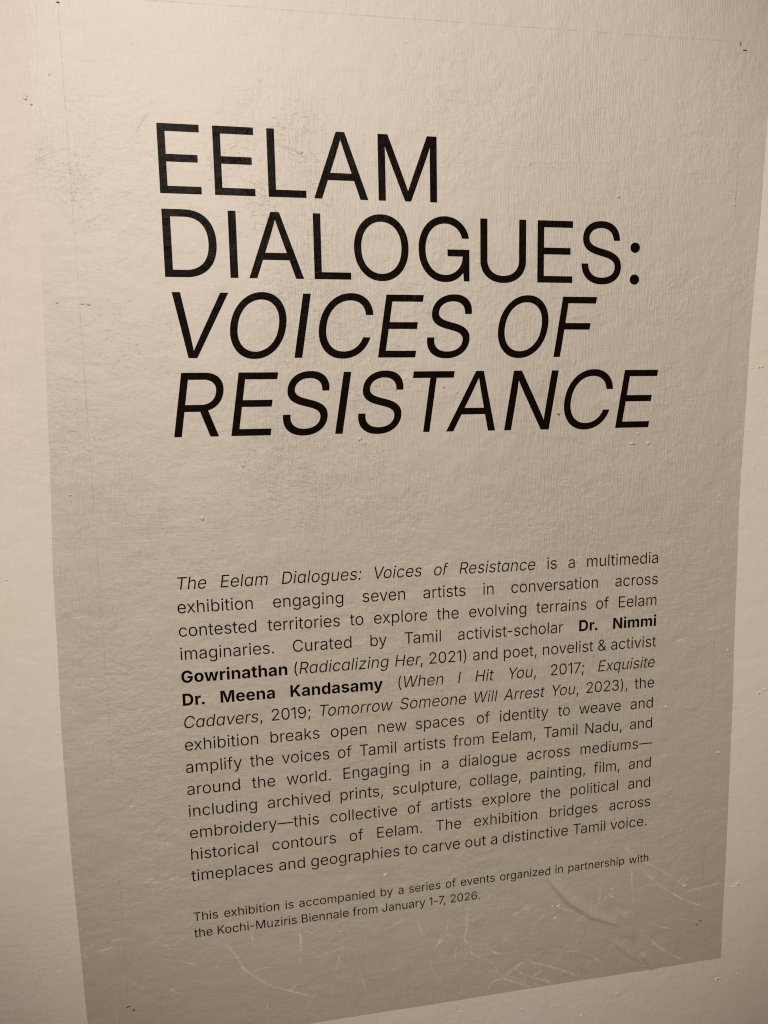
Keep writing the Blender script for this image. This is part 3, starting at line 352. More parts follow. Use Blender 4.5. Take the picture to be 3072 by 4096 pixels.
  101: [(614,-23,1,455,-23,0,224,117,0,100,369,0,100,537,1,100,705,0,222,961,0,444,1105,0,594,1105,1,682,1105,0,852,1047,0,990,919,0,1072,710,0,1072,559,1,1072,485,1,219,485,1,219,636,1,974,636,1,888,582,1,888,688,0,822,852,0,691,945,0,594,945,1,497,945,0,358,850,0,285,697,0,285,609,1,285,508,1,285,389,0,368,223,0,517,137,0,615,137,1,678,137,0,782,174,0,858,248,0,878,303,1,1054,256,1,1029,173,0,907,47,0,727,-23,0)],
  102: [(667,1092,1,667,937,1,20,937,1,20,1092,1), (233,0,1,233,1233,1,233,1329,0,322,1458,0,466,1523,0,546,1523,1,609,1523,0,693,1503,0,713,1494,1,664,1339,1,650,1344,0,606,1355,0,569,1355,1,489,1355,0,416,1274,0,416,1196,1,416,0,1)],
  103: [(598,-432,1,475,-432,0,297,-370,0,179,-267,0,146,-206,1,295,-116,1,318,-147,0,387,-222,0,503,-274,0,597,-274,1,727,-274,0,893,-151,0,893,-18,1,893,200,1,876,200,1,858,168,0,790,82,0,664,17,0,560,17,1,430,17,0,221,141,0,100,379,0,100,551,1,100,721,0,219,970,0,429,1105,0,564,1105,1,668,1105,0,794,1037,0,863,947,0,882,916,1,898,916,1,898,1092,1,1077,1092,1,1077,-26,1,1077,-167,0,949,-347,0,732,-432,0), (593,178,1,691,178,0,826,268,0,895,437,0,895,554,1,895,669,0,827,844,0,692,943,0,593,943,1,492,943,0,355,838,0,287,663,0,287,554,1,287,443,0,356,273,0,493,178,0)],
  104: [(336,653,1,336,0,1,152,0,1,152,1455,1,336,1455,1,336,827,1,306,827,1,355,977,0,539,1105,0,664,1105,1,775,1105,0,942,1014,0,1034,831,0,1034,693,1,1034,0,1,850,0,1,850,676,1,850,801,0,720,942,0,607,942,1,530,942,0,407,874,0,336,745,0)],
  105: [(152,0,1,152,1092,1,336,1092,1,336,0,1), (245,1268,1,194,1268,0,120,1338,0,120,1387,1,120,1436,0,194,1505,0,245,1505,1,297,1505,0,371,1436,0,371,1387,1,371,1338,0,297,1268,0)],
  108: [(336,1455,1,336,0,1,152,0,1,152,1455,1)],
  109: [(152,0,1,152,1092,1,330,1092,1,332,846,1,318,846,1,340,936,0,437,1052,0,567,1111,0,638,1111,1,757,1111,0,904,964,0,926,843,1,902,843,1,922,926,0,1026,1047,0,1174,1111,0,1260,1111,1,1356,1111,0,1512,1029,0,1604,863,0,1604,736,1,1604,0,1,1421,0,1,1421,728,1,1421,845,0,1290,945,0,1203,945,1,1131,945,0,1027,885,0,970,779,0,970,710,1,970,0,1,787,0,1,787,745,1,787,835,0,668,945,0,576,945,1,513,945,0,403,887,0,336,771,0,336,686,1,336,0,1)],
  110: [(336,653,1,336,0,1,152,0,1,152,1092,1,328,1092,1,330,827,1,306,827,1,355,977,0,539,1105,0,664,1105,1,775,1105,0,941,1014,0,1034,831,0,1034,693,1,1034,0,1,850,0,1,850,676,1,850,801,0,720,942,0,607,942,1,530,942,0,407,874,0,336,745,0)],
  111: [(600,-23,1,450,-23,0,225,117,0,100,371,0,100,539,1,100,710,0,225,965,0,450,1105,0,600,1105,1,750,1105,0,976,965,0,1101,710,0,1101,539,1,1101,371,0,976,117,0,750,-23,0), (600,139,1,708,139,0,848,250,0,915,433,0,915,539,1,915,647,0,848,831,0,708,943,0,600,943,1,492,943,0,354,831,0,287,648,0,287,539,1,287,433,0,354,250,0,492,139,0)],
  112: [(152,-408,1,152,1092,1,330,1092,1,330,916,1,349,916,1,368,947,0,435,1036,0,560,1105,0,665,1105,1,801,1105,0,1009,970,0,1127,717,0,1127,543,1,1127,369,0,1010,115,0,802,-23,0,666,-23,1,564,-23,0,437,47,0,368,138,0,349,169,1,336,169,1,336,-408,1), (636,139,1,736,139,0,872,248,0,940,432,0,940,545,1,940,657,0,873,837,0,737,943,0,636,943,1,537,943,0,402,843,0,334,665,0,334,545,1,334,425,0,403,242,0,539,139,0)],
  114: [(152,0,1,152,1092,1,330,1092,1,330,922,1,342,922,1,372,1007,0,526,1107,0,623,1107,1,643,1107,0,697,1105,0,713,1104,1,713,922,1,704,924,0,641,932,0,606,932,1,528,932,0,406,867,0,336,753,0,336,679,1,336,0,1)],
  115: [(528,-23,1,414,-23,0,237,43,0,123,173,0,104,267,1,278,307,1,301,218,0,429,135,0,526,135,1,639,135,0,772,230,0,772,297,1,772,352,0,693,426,0,613,444,1,431,487,1,282,522,0,136,670,0,136,786,1,136,880,0,242,1024,0,427,1105,0,544,1105,1,658,1105,0,817,1038,0,917,919,0,941,841,1,775,800,1,753,858,0,649,952,0,546,952,1,450,952,0,322,864,0,322,797,1,322,738,0,408,666,0,503,644,1,670,604,1,819,570,0,962,422,0,962,310,1,962,213,0,853,63,0,657,-23,0)],
  116: [(590,1092,1,590,937,1,20,937,1,20,1092,1), (183,1352,1,366,1352,1,366,286,1,366,214,0,425,148,0,493,148,1,510,148,0,562,155,0,583,159,1,620,6,1,591,-4,0,520,-14,0,485,-14,1,342,-14,0,183,136,0,183,271,1)],
  117: [(523,-14,1,412,-14,0,245,78,0,152,261,0,152,398,1,152,1092,1,336,1092,1,336,415,1,336,291,0,467,150,0,580,150,1,657,150,0,779,218,0,850,348,0,850,439,1,850,1092,1,1034,1092,1,1034,0,1,857,0,1,857,265,1,880,265,1,830,113,0,644,-14,0)],
  118: [(467,0,1,51,1092,1,252,1092,1,481,450,1,518,349,0,569,147,0,597,52,1,533,52,1,561,147,0,613,349,0,649,450,1,878,1092,1,1078,1092,1,662,0,1)],
  119: [(396,0,1,66,1092,1,260,1092,1,391,620,1,418,522,0,480,274,0,510,118,1,479,118,1,508,268,0,569,516,0,597,620,1,726,1092,1,919,1092,1,1046,620,1,1073,519,0,1132,271,0,1161,118,1,1130,118,1,1161,269,0,1222,517,0,1250,620,1,1380,1092,1,1575,1092,1,1245,0,1,1062,0,1,921,489,1,900,564,0,859,720,0,821,883,0,800,967,1,840,967,1,821,884,0,781,720,0,741,562,0,720,489,1,579,0,1)],
  120: [(62,0,1,492,631,1,491,490,1,84,1092,1,297,1092,1,430,883,1,482,800,0,560,656,0,600,589,1,507,589,1,549,656,0,619,800,0,672,883,1,808,1092,1,1017,1092,1,608,483,1,608,619,1,1034,0,1,823,0,1,665,242,1,614,323,0,539,462,0,499,527,1,593,527,1,553,462,0,484,323,0,432,242,1,272,0,1)],
  121: [(135,-395,1,182,-238,1,202,-243,1,256,-257,0,344,-244,0,413,-171,0,438,-94,1,468,-6,1,51,1092,1,252,1092,1,481,450,1,518,348,0,568,148,0,596,52,1,531,52,1,560,148,0,611,349,0,647,450,1,879,1092,1,1078,1092,1,600,-161,1,566,-248,0,473,-361,0,348,-416,0,268,-416,1,221,-416,0,150,-402,0)],
  122: [(123,0,1,123,134,1,730,913,1,730,924,1,142,924,1,142,1092,1,965,1092,1,965,949,1,376,179,1,376,168,1,985,168,1,985,0,1)],
 },
 3: {
  58: [(220,-17,1,169,-17,0,98,55,0,98,105,1,98,157,0,169,228,0,220,228,1,271,228,0,342,157,0,342,105,1,342,55,0,271,-17,0), (220,749,1,169,749,0,98,820,0,98,871,1,98,923,0,169,993,0,220,993,1,271,993,0,342,923,0,342,871,1,342,820,0,271,749,0)],
  65: [(20,0,1,557,1455,1,756,1455,1,1287,0,1,1100,0,1,794,877,1,764,964,0,688,1188,0,631,1369,1,682,1369,1,624,1188,0,549,964,0,518,877,1,203,0,1), (297,408,1,297,564,1,1010,564,1,1010,408,1)],
  68: [(594,0,1,244,0,1,244,156,1,582,156,1,762,156,0,999,295,0,1115,553,0,1115,730,1,1115,906,0,1001,1161,0,773,1299,0,602,1299,1,236,1299,1,236,1455,1,613,1455,1,825,1455,0,1129,1281,0,1291,956,0,1291,730,1,1291,503,0,1127,176,0,816,0,0), (320,1455,1,320,0,1,145,0,1,145,1455,1)],
  69: [(145,0,1,145,1455,1,1091,1455,1,1091,1299,1,320,1299,1,320,823,1,1034,823,1,1034,667,1,320,667,1,320,156,1,1091,156,1,1091,0,1)],
  71: [(753,-23,1,560,-23,0,260,169,0,88,508,0,88,727,1,88,947,0,259,1286,0,560,1479,0,753,1479,1,869,1479,0,1072,1406,0,1232,1274,0,1340,1094,0,1358,984,1,1181,984,1,1164,1058,0,1087,1179,0,974,1267,0,833,1314,0,753,1314,1,607,1314,0,387,1165,0,264,900,0,264,727,1,264,554,0,387,290,0,607,141,0,753,141,1,875,141,0,1077,250,0,1198,453,0,1198,594,1,1297,594,1,1297,484,1,1297,389,0,1225,207,0,1085,62,0,883,-23,0), (1228,0,1,1198,272,1,1198,571,1,812,571,1,812,728,1,1368,728,1,1368,0,1)],
  73: [(320,1455,1,320,0,1,145,0,1,145,1455,1)],
  76: [(145,0,1,145,1455,1,320,1455,1,320,156,1,1021,156,1,1021,0,1)],
  77: [(145,0,1,145,1455,1,384,1455,1,753,516,1,766,484,0,801,393,0,838,293,0,871,204,0,881,176,1,841,176,1,851,204,0,883,293,0,920,393,0,955,484,0,967,516,1,1330,1455,1,1570,1455,1,1570,0,1,1397,0,1,1397,844,1,1397,891,0,1398,998,0,1401,1111,0,1404,1227,0,1405,1281,1,1430,1281,1,1405,1213,0,1358,1084,0,1316,971,0,1281,878,0,1268,844,1,930,0,1,785,0,1,445,844,1,432,878,0,396,971,0,353,1084,0,304,1213,0,277,1281,1,311,1281,1,312,1227,0,314,1111,0,317,998,0,318,891,0,318,844,1,318,0,1)],
  79: [(749,-23,1,557,-23,0,258,170,0,88,509,0,88,727,1,88,946,0,258,1285,0,557,1479,0,749,1479,1,942,1479,0,1240,1285,0,1410,946,0,1410,727,1,1410,509,0,1240,170,0,942,-23,0), (749,141,1,881,141,0,1102,276,0,1234,538,0,1234,727,1,1234,916,0,1102,1179,0,881,1314,0,749,1314,1,617,1314,0,396,1179,0,264,916,0,264,727,1,264,538,0,396,276,0,617,141,0)],
  83: [(625,-23,1,457,-23,0,211,97,0,76,317,0,76,469,1,256,469,1,256,365,0,343,216,0,509,137,0,625,137,1,731,137,0,889,199,0,977,314,0,977,393,1,977,453,0,920,543,0,794,610,0,688,636,1,525,676,1,303,730,0,105,914,0,105,1062,1,105,1188,0,229,1375,0,456,1479,0,607,1479,1,759,1479,0,982,1368,0,1107,1165,0,1111,1025,1,938,1025,1,930,1162,0,750,1317,0,602,1317,1,508,1317,0,362,1255,0,279,1144,0,279,1071,1,279,1015,0,338,931,0,466,866,0,571,840,1,736,799,1,843,772,0,999,698,0,1102,601,0,1152,477,0,1152,400,1,1152,274,0,1021,83,0,783,-23,0)],
  85: [(703,-23,1,532,-23,0,277,111,0,137,345,0,137,494,1,137,1455,1,312,1455,1,312,508,1,312,401,0,406,235,0,582,141,0,704,141,1,825,141,0,1000,236,0,1094,401,0,1094,508,1,1094,1455,1,1270,1455,1,1270,494,1,1270,345,0,1129,111,0,875,-23,0)],
 },
 4: {
  65: [(-61,0,1,717,1455,1,916,1455,1,1206,0,1,1019,0,1,858,877,1,842,964,0,804,1188,0,777,1369,1,827,1369,1,740,1188,0,628,964,0,582,877,1,122,0,1), (284,408,1,309,564,1,1022,564,1,997,408,1)],
  67: [(676,-23,1,475,-23,0,204,169,0,91,508,0,127,727,1,164,947,0,388,1286,0,724,1479,0,925,1479,1,1039,1479,0,1228,1410,0,1365,1280,0,1441,1099,0,1442,984,1,1263,984,1,1258,1063,0,1203,1187,0,1107,1271,0,977,1314,0,898,1314,1,744,1314,0,497,1165,0,332,900,0,303,727,1,275,554,0,352,290,0,550,141,0,703,141,1,782,141,0,926,184,0,1049,268,0,1147,390,0,1178,469,1,1357,469,1,1319,355,0,1182,174,0,1002,45,0,790,-23,0)],
  69: [(64,0,1,305,1455,1,1251,1455,1,1225,1299,1,454,1299,1,376,823,1,1090,823,1,1064,667,1,350,667,1,265,156,1,1036,156,1,1010,0,1)],
  70: [(64,0,1,305,1455,1,1220,1455,1,1194,1299,1,454,1299,1,376,823,1,1056,823,1,1031,667,1,350,667,1,239,0,1)],
  73: [(480,1455,1,239,0,1,64,0,1,305,1455,1)],
  78: [(64,0,1,305,1455,1,507,1455,1,950,508,1,964,478,0,1007,378,0,1056,262,0,1078,205,1,1056,170,1,1062,222,0,1080,360,0,1099,485,0,1104,516,1,1260,1455,1,1435,1455,1,1195,0,1,990,0,1,597,842,1,581,876,0,527,995,0,456,1157,0,415,1254,1,443,1301,1,429,1188,0,405,1009,0,385,881,0,379,844,1,239,0,1)],
  79: [(664,-23,1,472,-23,0,205,170,0,91,509,0,127,727,1,164,946,0,390,1285,0,721,1479,0,913,1479,1,1106,1479,0,1372,1285,0,1486,946,0,1450,727,1,1414,509,0,1188,170,0,858,-23,0), (691,141,1,823,141,0,1066,276,0,1243,538,0,1274,727,1,1305,916,0,1216,1179,0,1018,1314,0,886,1314,1,754,1314,0,511,1179,0,334,916,0,303,727,1,272,538,0,361,276,0,560,141,0)],
  82: [(64,0,1,305,1455,1,845,1455,1,997,1455,0,1201,1348,0,1288,1149,0,1266,1014,1,1243,878,0,1082,679,0,836,571,0,685,571,1,256,571,1,282,728,1,720,728,1,821,728,0,978,797,0,1077,926,0,1092,1014,1,1107,1103,0,1048,1229,0,914,1299,0,813,1299,1,454,1299,1,239,0,1), (910,0,1,667,654,1,866,654,1,1115,0,1)],
  83: [(540,-23,1,372,-23,0,146,97,0,48,317,0,73,469,1,253,469,1,235,365,0,298,216,0,451,137,0,567,137,1,673,137,0,841,199,0,948,314,0,961,393,1,971,453,0,929,543,0,814,610,0,713,636,1,556,676,1,343,730,0,176,914,0,201,1062,1,221,1188,0,376,1375,0,620,1479,0,771,1479,1,923,1479,0,1128,1368,0,1219,1165,0,1200,1025,1,1026,1025,1,1041,1162,0,887,1317,0,739,1317,1,645,1317,0,489,1255,0,388,1144,0,376,1071,1,366,1015,0,411,931,0,528,866,0,629,840,1,788,799,1,890,772,0,1034,698,0,1120,601,0,1150,477,0,1138,400,1,1117,274,0,953,83,0,698,-23,0)],
  84: [(183,1299,1,209,1455,1,1332,1455,1,1306,1299,1,833,1299,1,618,0,1,443,0,1,658,1299,1)],
  86: [(476,0,1,180,1455,1,365,1455,1,534,578,1,548,507,0,587,268,0,617,86,1,568,86,1,656,268,0,776,507,0,812,578,1,1264,1455,1,1447,1455,1,675,0,1)],
 },
}
# block, baseline (units below first body baseline), em size, words: (x, width factor, text, styles, letter offsets)
LINES = [
 ('B', 0.0000, 1.0000, [
  (0.0668, 0.9596, 'The', [1, 1, 1], [0.0, 0.641, 1.232]),
  (2.5105, 0.9643, 'Eelam', [1, 1, 1, 1, 1], [0.0, 0.599, 1.18, 1.419, 2.027]),
  (6.0053, 0.9609, 'Dialogues:', [1, 1, 1, 1, 1, 1, 1, 1, 1, 1], [0.0, 0.721, 0.959, 1.567, 1.806, 2.402, 3.011, 3.601, 4.183, 4.706]),
  (11.4469, 0.96, 'Voices', [1, 1, 1, 1, 1, 1], [0.0, 0.632, 1.229, 1.467, 2.034, 2.615]),
  (15.1408, 0.9635, 'of', [1, 1], [0.0, 0.597]),
  (16.7331, 0.9625, 'Resistance', [1, 1, 1, 1, 1, 1, 1, 1, 1, 1], [0.0, 0.626, 1.207, 1.73, 1.969, 2.492, 2.797, 3.405, 3.995, 4.561]),
  (22.372, 0.9681, 'is', [0, 0], [0.0, 0.24]),
  (23.7871, 0.9755, 'a', [0], [0.0]),
  (25.0003, 0.971, 'multimedia', [0, 0, 0, 0, 0, 0, 0, 0, 0, 0], [0.0, 0.875, 1.466, 1.721, 2.04, 2.28, 3.155, 3.737, 4.346, 4.586]),
 ]),
 ('B', 1.3838, 1.0000, [
  (0.0475, 0.9628, 'exhibition', [0, 0, 0, 0, 0, 0, 0, 0, 0, 0], [0.0, 0.559, 1.101, 1.692, 1.931, 2.541, 2.781, 3.1, 3.339, 3.937]),
  (5.4543, 0.9684, 'engaging', [0, 0, 0, 0, 0, 0, 0, 0], [0.0, 0.582, 1.172, 1.782, 2.341, 2.951, 3.191, 3.781]),
  (10.7369, 0.9721, 'seven', [0, 0, 0, 0, 0], [0.0, 0.525, 1.087, 1.628, 2.21]),
  (14.4686, 0.9546, 'artists', [0, 0, 0, 0, 0, 0, 0], [0.0, 0.558, 0.946, 1.264, 1.504, 2.029, 2.338]),
  (18.2252, 0.9656, 'in', [0, 0], [0.0, 0.24]),
  (20.0433, 0.9676, 'conversation', [0, 0, 0, 0, 0, 0, 0, 0, 0, 0, 0, 0], [0.0, 0.568, 1.166, 1.741, 2.281, 2.863, 3.235, 3.76, 4.318, 4.637, 4.877, 5.474]),
  (26.9802, 0.9663, 'across', [0, 0, 0, 0, 0, 0], [0.0, 0.558, 1.126, 1.481, 2.079, 2.603]),
 ]),
 ('B', 2.7675, 1.0000, [
  (0.0446, 0.9641, 'contested', [0, 0, 0, 0, 0, 0, 0, 0, 0], [0.0, 0.568, 1.166, 1.756, 2.066, 2.647, 3.172, 3.482, 4.064]),
  (5.1236, 0.9515, 'territories', [0, 0, 0, 0, 0, 0, 0, 0, 0, 0, 0], [0.0, 0.31, 0.892, 1.278, 1.658, 1.898, 2.208, 2.805, 3.186, 3.425, 4.008]),
  (9.9808, 0.9629, 'to', [0, 0], [0.0, 0.31]),
  (11.4029, 0.9686, 'explore', [0, 0, 0, 0, 0, 0, 0], [0.0, 0.559, 1.101, 1.71, 1.95, 2.548, 2.903]),
  (15.3286, 0.9625, 'the', [0, 0, 0], [0.0, 0.319, 0.91]),
  (17.3326, 0.9697, 'evolving', [0, 0, 0, 0, 0, 0, 0, 0], [0.0, 0.562, 1.103, 1.701, 1.945, 2.505, 2.745, 3.335]),
  (21.7246, 0.9575, 'terrains', [0, 0, 0, 0, 0, 0, 0, 0], [0.0, 0.31, 0.892, 1.278, 1.649, 2.207, 2.447, 3.037]),
  (25.6953, 0.9631, 'of', [0, 0], [0.0, 0.598]),
  (27.2046, 0.9726, 'Eelam', [0, 0, 0, 0, 0], [0.0, 0.6, 1.181, 1.421, 1.979]),
 ]),
 ('B', 4.1513, 1.0000, [
  (0.0446, 0.9637, 'imaginaries.', [0, 0, 0, 0, 0, 0, 0, 0, 0, 0, 0, 0], [0.0, 0.24, 1.115, 1.673, 2.283, 2.523, 3.113, 3.671, 4.052, 4.292, 4.873, 5.398]),
  (6.4982, 0.9684, 'Curated', [0, 0, 0, 0, 0, 0, 0], [0.0, 0.73, 1.32, 1.692, 2.25, 2.56, 3.142]),
  (11.1278, 0.9626, 'by', [0, 0], [0.0, 0.59]),
  (13.26, 0.9664, 'Tamil', [0, 0, 0, 0, 0], [0.0, 0.57, 1.128, 2.003, 2.243]),
  (16.6222, 0.9608, 'activist-scholar', [0, 0, 0, 0, 0, 0, 0, 0, 0, 0, 0, 0, 0, 0, 0, 0], [0.0, 0.558, 1.126, 1.445, 1.685, 2.245, 2.485, 3.009, 3.309, 3.767, 4.292, 4.859, 5.45, 6.048, 6.287, 6.846]),
  (24.5604, 0.9826, 'Dr.', [2, 2, 2], [0.0, 0.722, 1.071]),
  (26.8731, 0.9859, 'Nimmi', [2, 2, 2, 2, 2], [0.0, 0.763, 1.038, 1.955, 2.872]),
 ]),
 ('B', 5.5351, 1.0000, [
  (0.0353, 0.9813, 'Gowrinathan', [2, 2, 2, 2, 2, 2, 2, 2, 2, 2, 2], [0.0, 0.751, 1.353, 2.207, 2.622, 2.897, 3.523, 4.106, 4.48, 5.106, 5.689]),
  (6.4954, 0.9614, '(Radicalizing', [0, 1, 1, 1, 1, 1, 1, 1, 1, 1, 1, 1, 1], [0.0, 0.36, 0.986, 1.594, 2.202, 2.44, 3.006, 3.614, 3.853, 4.091, 4.639, 4.878, 5.468]),
  (12.6393, 0.9719, 'Her,', [1, 1, 1, 0], [0.0, 0.742, 1.323, 1.63]),
  (14.772, 0.9652, '2021)', [0, 0, 0, 0, 0], [0.0, 0.611, 1.238, 1.849, 2.252]),
  (17.5809, 0.9668, 'and', [0, 0, 0], [0.0, 0.558, 1.148]),
  (19.5534, 0.9679, 'poet,', [0, 0, 0, 0, 0], [0.0, 0.609, 1.207, 1.789, 2.108]),
  (22.1332, 0.9654, 'novelist', [0, 0, 0, 0, 0, 0, 0, 0], [0.0, 0.59, 1.168, 1.709, 2.291, 2.531, 2.771, 3.295]),
  (25.8967, 0.9636, '&', [0], [0.0]),
  (26.7881, 0.9609, 'activist', [0, 0, 0, 0, 0, 0, 0, 0], [0.0, 0.558, 1.126, 1.445, 1.685, 2.245, 2.485, 3.009]),
 ]),
 ('B', 6.9188, 1.0000, [
  (0.0233, 0.9806, 'Dr.', [2, 2, 2], [0.0, 0.722, 1.071]),
  (2.1749, 0.9813, 'Meena', [2, 2, 2, 2, 2], [0.0, 0.935, 1.532, 2.13, 2.756]),
  (6.25, 0.9784, 'Kandasamy', [2, 2, 2, 2, 2, 2, 2, 2, 2], [0.0, 0.725, 1.308, 1.934, 2.566, 3.149, 3.713, 4.296, 5.196]),
  (12.7728, 0.9685, '(When', [0, 1, 1, 1, 1], [0.0, 0.36, 1.338, 1.928, 2.509]),
  (16.6041, 0.9505, 'I', [1], [0.0]),
  (17.7188, 0.9581, 'Hit', [1, 1, 1], [0.0, 0.742, 0.98]),
  (19.8646, 0.9548, 'You,', [1, 1, 1, 0], [0.0, 0.597, 1.194, 1.784]),
  (22.6757, 0.9734, '2017;', [0, 0, 0, 0, 0], [0.0, 0.611, 1.238, 1.641, 2.171]),
  (25.9171, 0.9616, 'Exquisite', [1, 1, 1, 1, 1, 1, 1, 1, 1], [0.0, 0.599, 1.116, 1.724, 2.314, 2.552, 3.075, 3.314, 3.62]),
 ]),
 ('B', 8.3026, 1.0000, [
  (0.0208, 0.9599, 'Cadavers,', [1, 1, 1, 1, 1, 1, 1, 1, 0], [0.0, 0.729, 1.337, 1.945, 2.553, 3.093, 3.675, 4.044, 4.567]),
  (5.0817, 0.9621, '2019;', [0, 0, 0, 0, 0], [0.0, 0.611, 1.238, 1.641, 2.256]),
  (7.9292, 0.9594, 'Tomorrow', [1, 1, 1, 1, 1, 1, 1, 1], [0.0, 0.563, 1.16, 2.035, 2.631, 3.014, 3.367, 3.945]),
  (12.917, 0.9606, 'Someone', [1, 1, 1, 1, 1, 1, 1], [0.0, 0.637, 1.234, 2.109, 2.69, 3.287, 3.877]),
  (17.6056, 0.9532, 'Will', [1, 1, 1, 1], [0.0, 0.977, 1.216, 1.454]),
  (19.6302, 0.9561, 'Arrest', [1, 1, 1, 1, 1, 1], [0.0, 0.683, 1.066, 1.418, 2.0, 2.523]),
  (22.7629, 0.9516, 'You,', [1, 1, 1, 0], [0.0, 0.597, 1.194, 1.784]),
  (25.118, 0.9653, '2023),', [0, 0, 0, 0, 0, 0], [0.0, 0.611, 1.238, 1.849, 2.463, 2.823]),
  (28.5293, 0.9645, 'the', [0, 0, 0], [0.0, 0.319, 0.91]),
 ]),
 ('B', 9.6863, 1.0000, [
  (0.01, 0.9624, 'exhibition', [0, 0, 0, 0, 0, 0, 0, 0, 0, 0], [0.0, 0.559, 1.101, 1.692, 1.931, 2.541, 2.781, 3.1, 3.339, 3.937]),
  (4.9497, 0.9612, 'breaks', [0, 0, 0, 0, 0, 0], [0.0, 0.609, 0.965, 1.556, 2.114, 2.658]),
  (8.5988, 0.9734, 'open', [0, 0, 0, 0], [0.0, 0.598, 1.207, 1.789]),
  (11.4848, 0.9635, 'new', [0, 0, 0], [0.0, 0.59, 1.154]),
  (13.8784, 0.9515, 'spaces', [0, 0, 0, 0, 0, 0], [0.0, 0.525, 1.144, 1.702, 2.27, 2.852]),
  (17.8059, 0.9583, 'of', [0, 0], [0.0, 0.598]),
  (19.3134, 0.9538, 'identity', [0, 0, 0, 0, 0, 0, 0, 0], [0.0, 0.24, 0.849, 1.431, 2.021, 2.34, 2.58, 2.919]),
  (23.2625, 0.9555, 'to', [0, 0], [0.0, 0.31]),
  (24.6926, 0.9678, 'weave', [0, 0, 0, 0, 0], [0.0, 0.799, 1.391, 1.934, 2.475]),
  (28.257, 0.9664, 'and', [0, 0, 0], [0.0, 0.558, 1.148]),
 ]),
 ('B', 11.0701, 1.0000, [
  (-0.0046, 0.9616, 'amplify', [0, 0, 0, 0, 0, 0, 0], [0.0, 0.558, 1.433, 2.043, 2.282, 2.522, 2.885]),
  (3.7504, 0.9617, 'the', [0, 0, 0], [0.0, 0.319, 0.91]),
  (5.6257, 0.9609, 'voices', [0, 0, 0, 0, 0, 0], [0.0, 0.541, 1.139, 1.378, 1.946, 2.528]),
  (8.9848, 0.9642, 'of', [0, 0], [0.0, 0.598]),
  (10.345, 0.9624, 'Tamil', [0, 0, 0, 0, 0], [0.0, 0.57, 1.128, 2.003, 2.243]),
  (13.1223, 0.9546, 'artists', [0, 0, 0, 0, 0, 0, 0], [0.0, 0.558, 0.946, 1.264, 1.504, 2.029, 2.338]),
  (16.295, 0.9515, 'from', [0, 0, 0, 0], [0.0, 0.363, 0.718, 1.316]),
  (18.8033, 0.969, 'Eelam,', [0, 0, 0, 0, 0, 0], [0.0, 0.6, 1.181, 1.421, 1.979, 2.854]),
  (22.2905, 0.9698, 'Tamil', [0, 0, 0, 0, 0], [0.0, 0.57, 1.128, 2.003, 2.243]),
  (25.0806, 0.9705, 'Nadu,', [0, 0, 0, 0, 0], [0.0, 0.755, 1.313, 1.923, 2.513]),
  (28.2484, 0.9654, 'and', [0, 0, 0], [0.0, 0.558, 1.148]),
 ]),
 ('B', 12.4539, 1.0000, [
  (-0.0027, 0.966, 'around', [0, 0, 0, 0, 0, 0], [0.0, 0.558, 0.913, 1.511, 2.102, 2.692]),
  (3.8036, 0.964, 'the', [0, 0, 0], [0.0, 0.319, 0.91]),
  (5.8571, 0.9557, 'world.', [0, 0, 0, 0, 0, 0], [0.0, 0.799, 1.397, 1.783, 2.023, 2.632]),
  (9.2589, 0.9675, 'Engaging', [0, 0, 0, 0, 0, 0, 0, 0], [0.0, 0.6, 1.19, 1.8, 2.358, 2.968, 3.208, 3.798]),
  (14.1041, 0.9619, 'in', [0, 0], [0.0, 0.24]),
  (15.5303, 0.9637, 'a', [0], [0.0]),
  (16.6536, 0.9661, 'dialogue', [0, 0, 0, 0, 0, 0, 0, 0], [0.0, 0.609, 0.849, 1.407, 1.647, 2.245, 2.855, 3.446]),
  (21.1503, 0.9664, 'across', [0, 0, 0, 0, 0, 0], [0.0, 0.558, 1.126, 1.481, 2.079, 2.603]),
  (24.7828, 0.972, 'mediums—', [0, 0, 0, 0, 0, 0, 0, 0], [0.0, 0.875, 1.457, 2.067, 2.306, 2.897, 3.772, 4.296]),
 ]),
 ('B', 13.8376, 1.0000, [
  (0.0025, 0.9634, 'including', [0, 0, 0, 0, 0, 0, 0, 0, 0], [0.0, 0.24, 0.83, 1.398, 1.637, 2.228, 2.837, 3.077, 3.667]),
  (4.6592, 0.9619, 'archived', [0, 0, 0, 0, 0, 0, 0, 0], [0.0, 0.558, 0.913, 1.481, 2.072, 2.312, 2.852, 3.434]),
  (9.0503, 0.9581, 'prints,', [0, 0, 0, 0, 0, 0, 0], [0.0, 0.609, 0.99, 1.23, 1.82, 2.129, 2.654]),
  (12.3567, 0.9607, 'sculpture,', [0, 0, 0, 0, 0, 0, 0, 0, 0, 0], [0.0, 0.525, 1.093, 1.683, 1.923, 2.532, 2.851, 3.442, 3.797, 4.379]),
  (17.3427, 0.9585, 'collage,', [0, 0, 0, 0, 0, 0, 0, 0], [0.0, 0.568, 1.166, 1.405, 1.645, 2.203, 2.813, 3.395]),
  (21.3809, 0.9654, 'painting,', [0, 0, 0, 0, 0, 0, 0, 0, 0], [0.0, 0.619, 1.177, 1.417, 2.007, 2.326, 2.566, 3.156, 3.766]),
  (25.7966, 0.9596, 'film,', [0, 0, 0, 0, 0], [0.0, 0.363, 0.603, 0.843, 1.718]),
  (28.2454, 0.9657, 'and', [0, 0, 0], [0.0, 0.558, 1.148]),
 ]),
 ('B', 15.2214, 1.0000, [
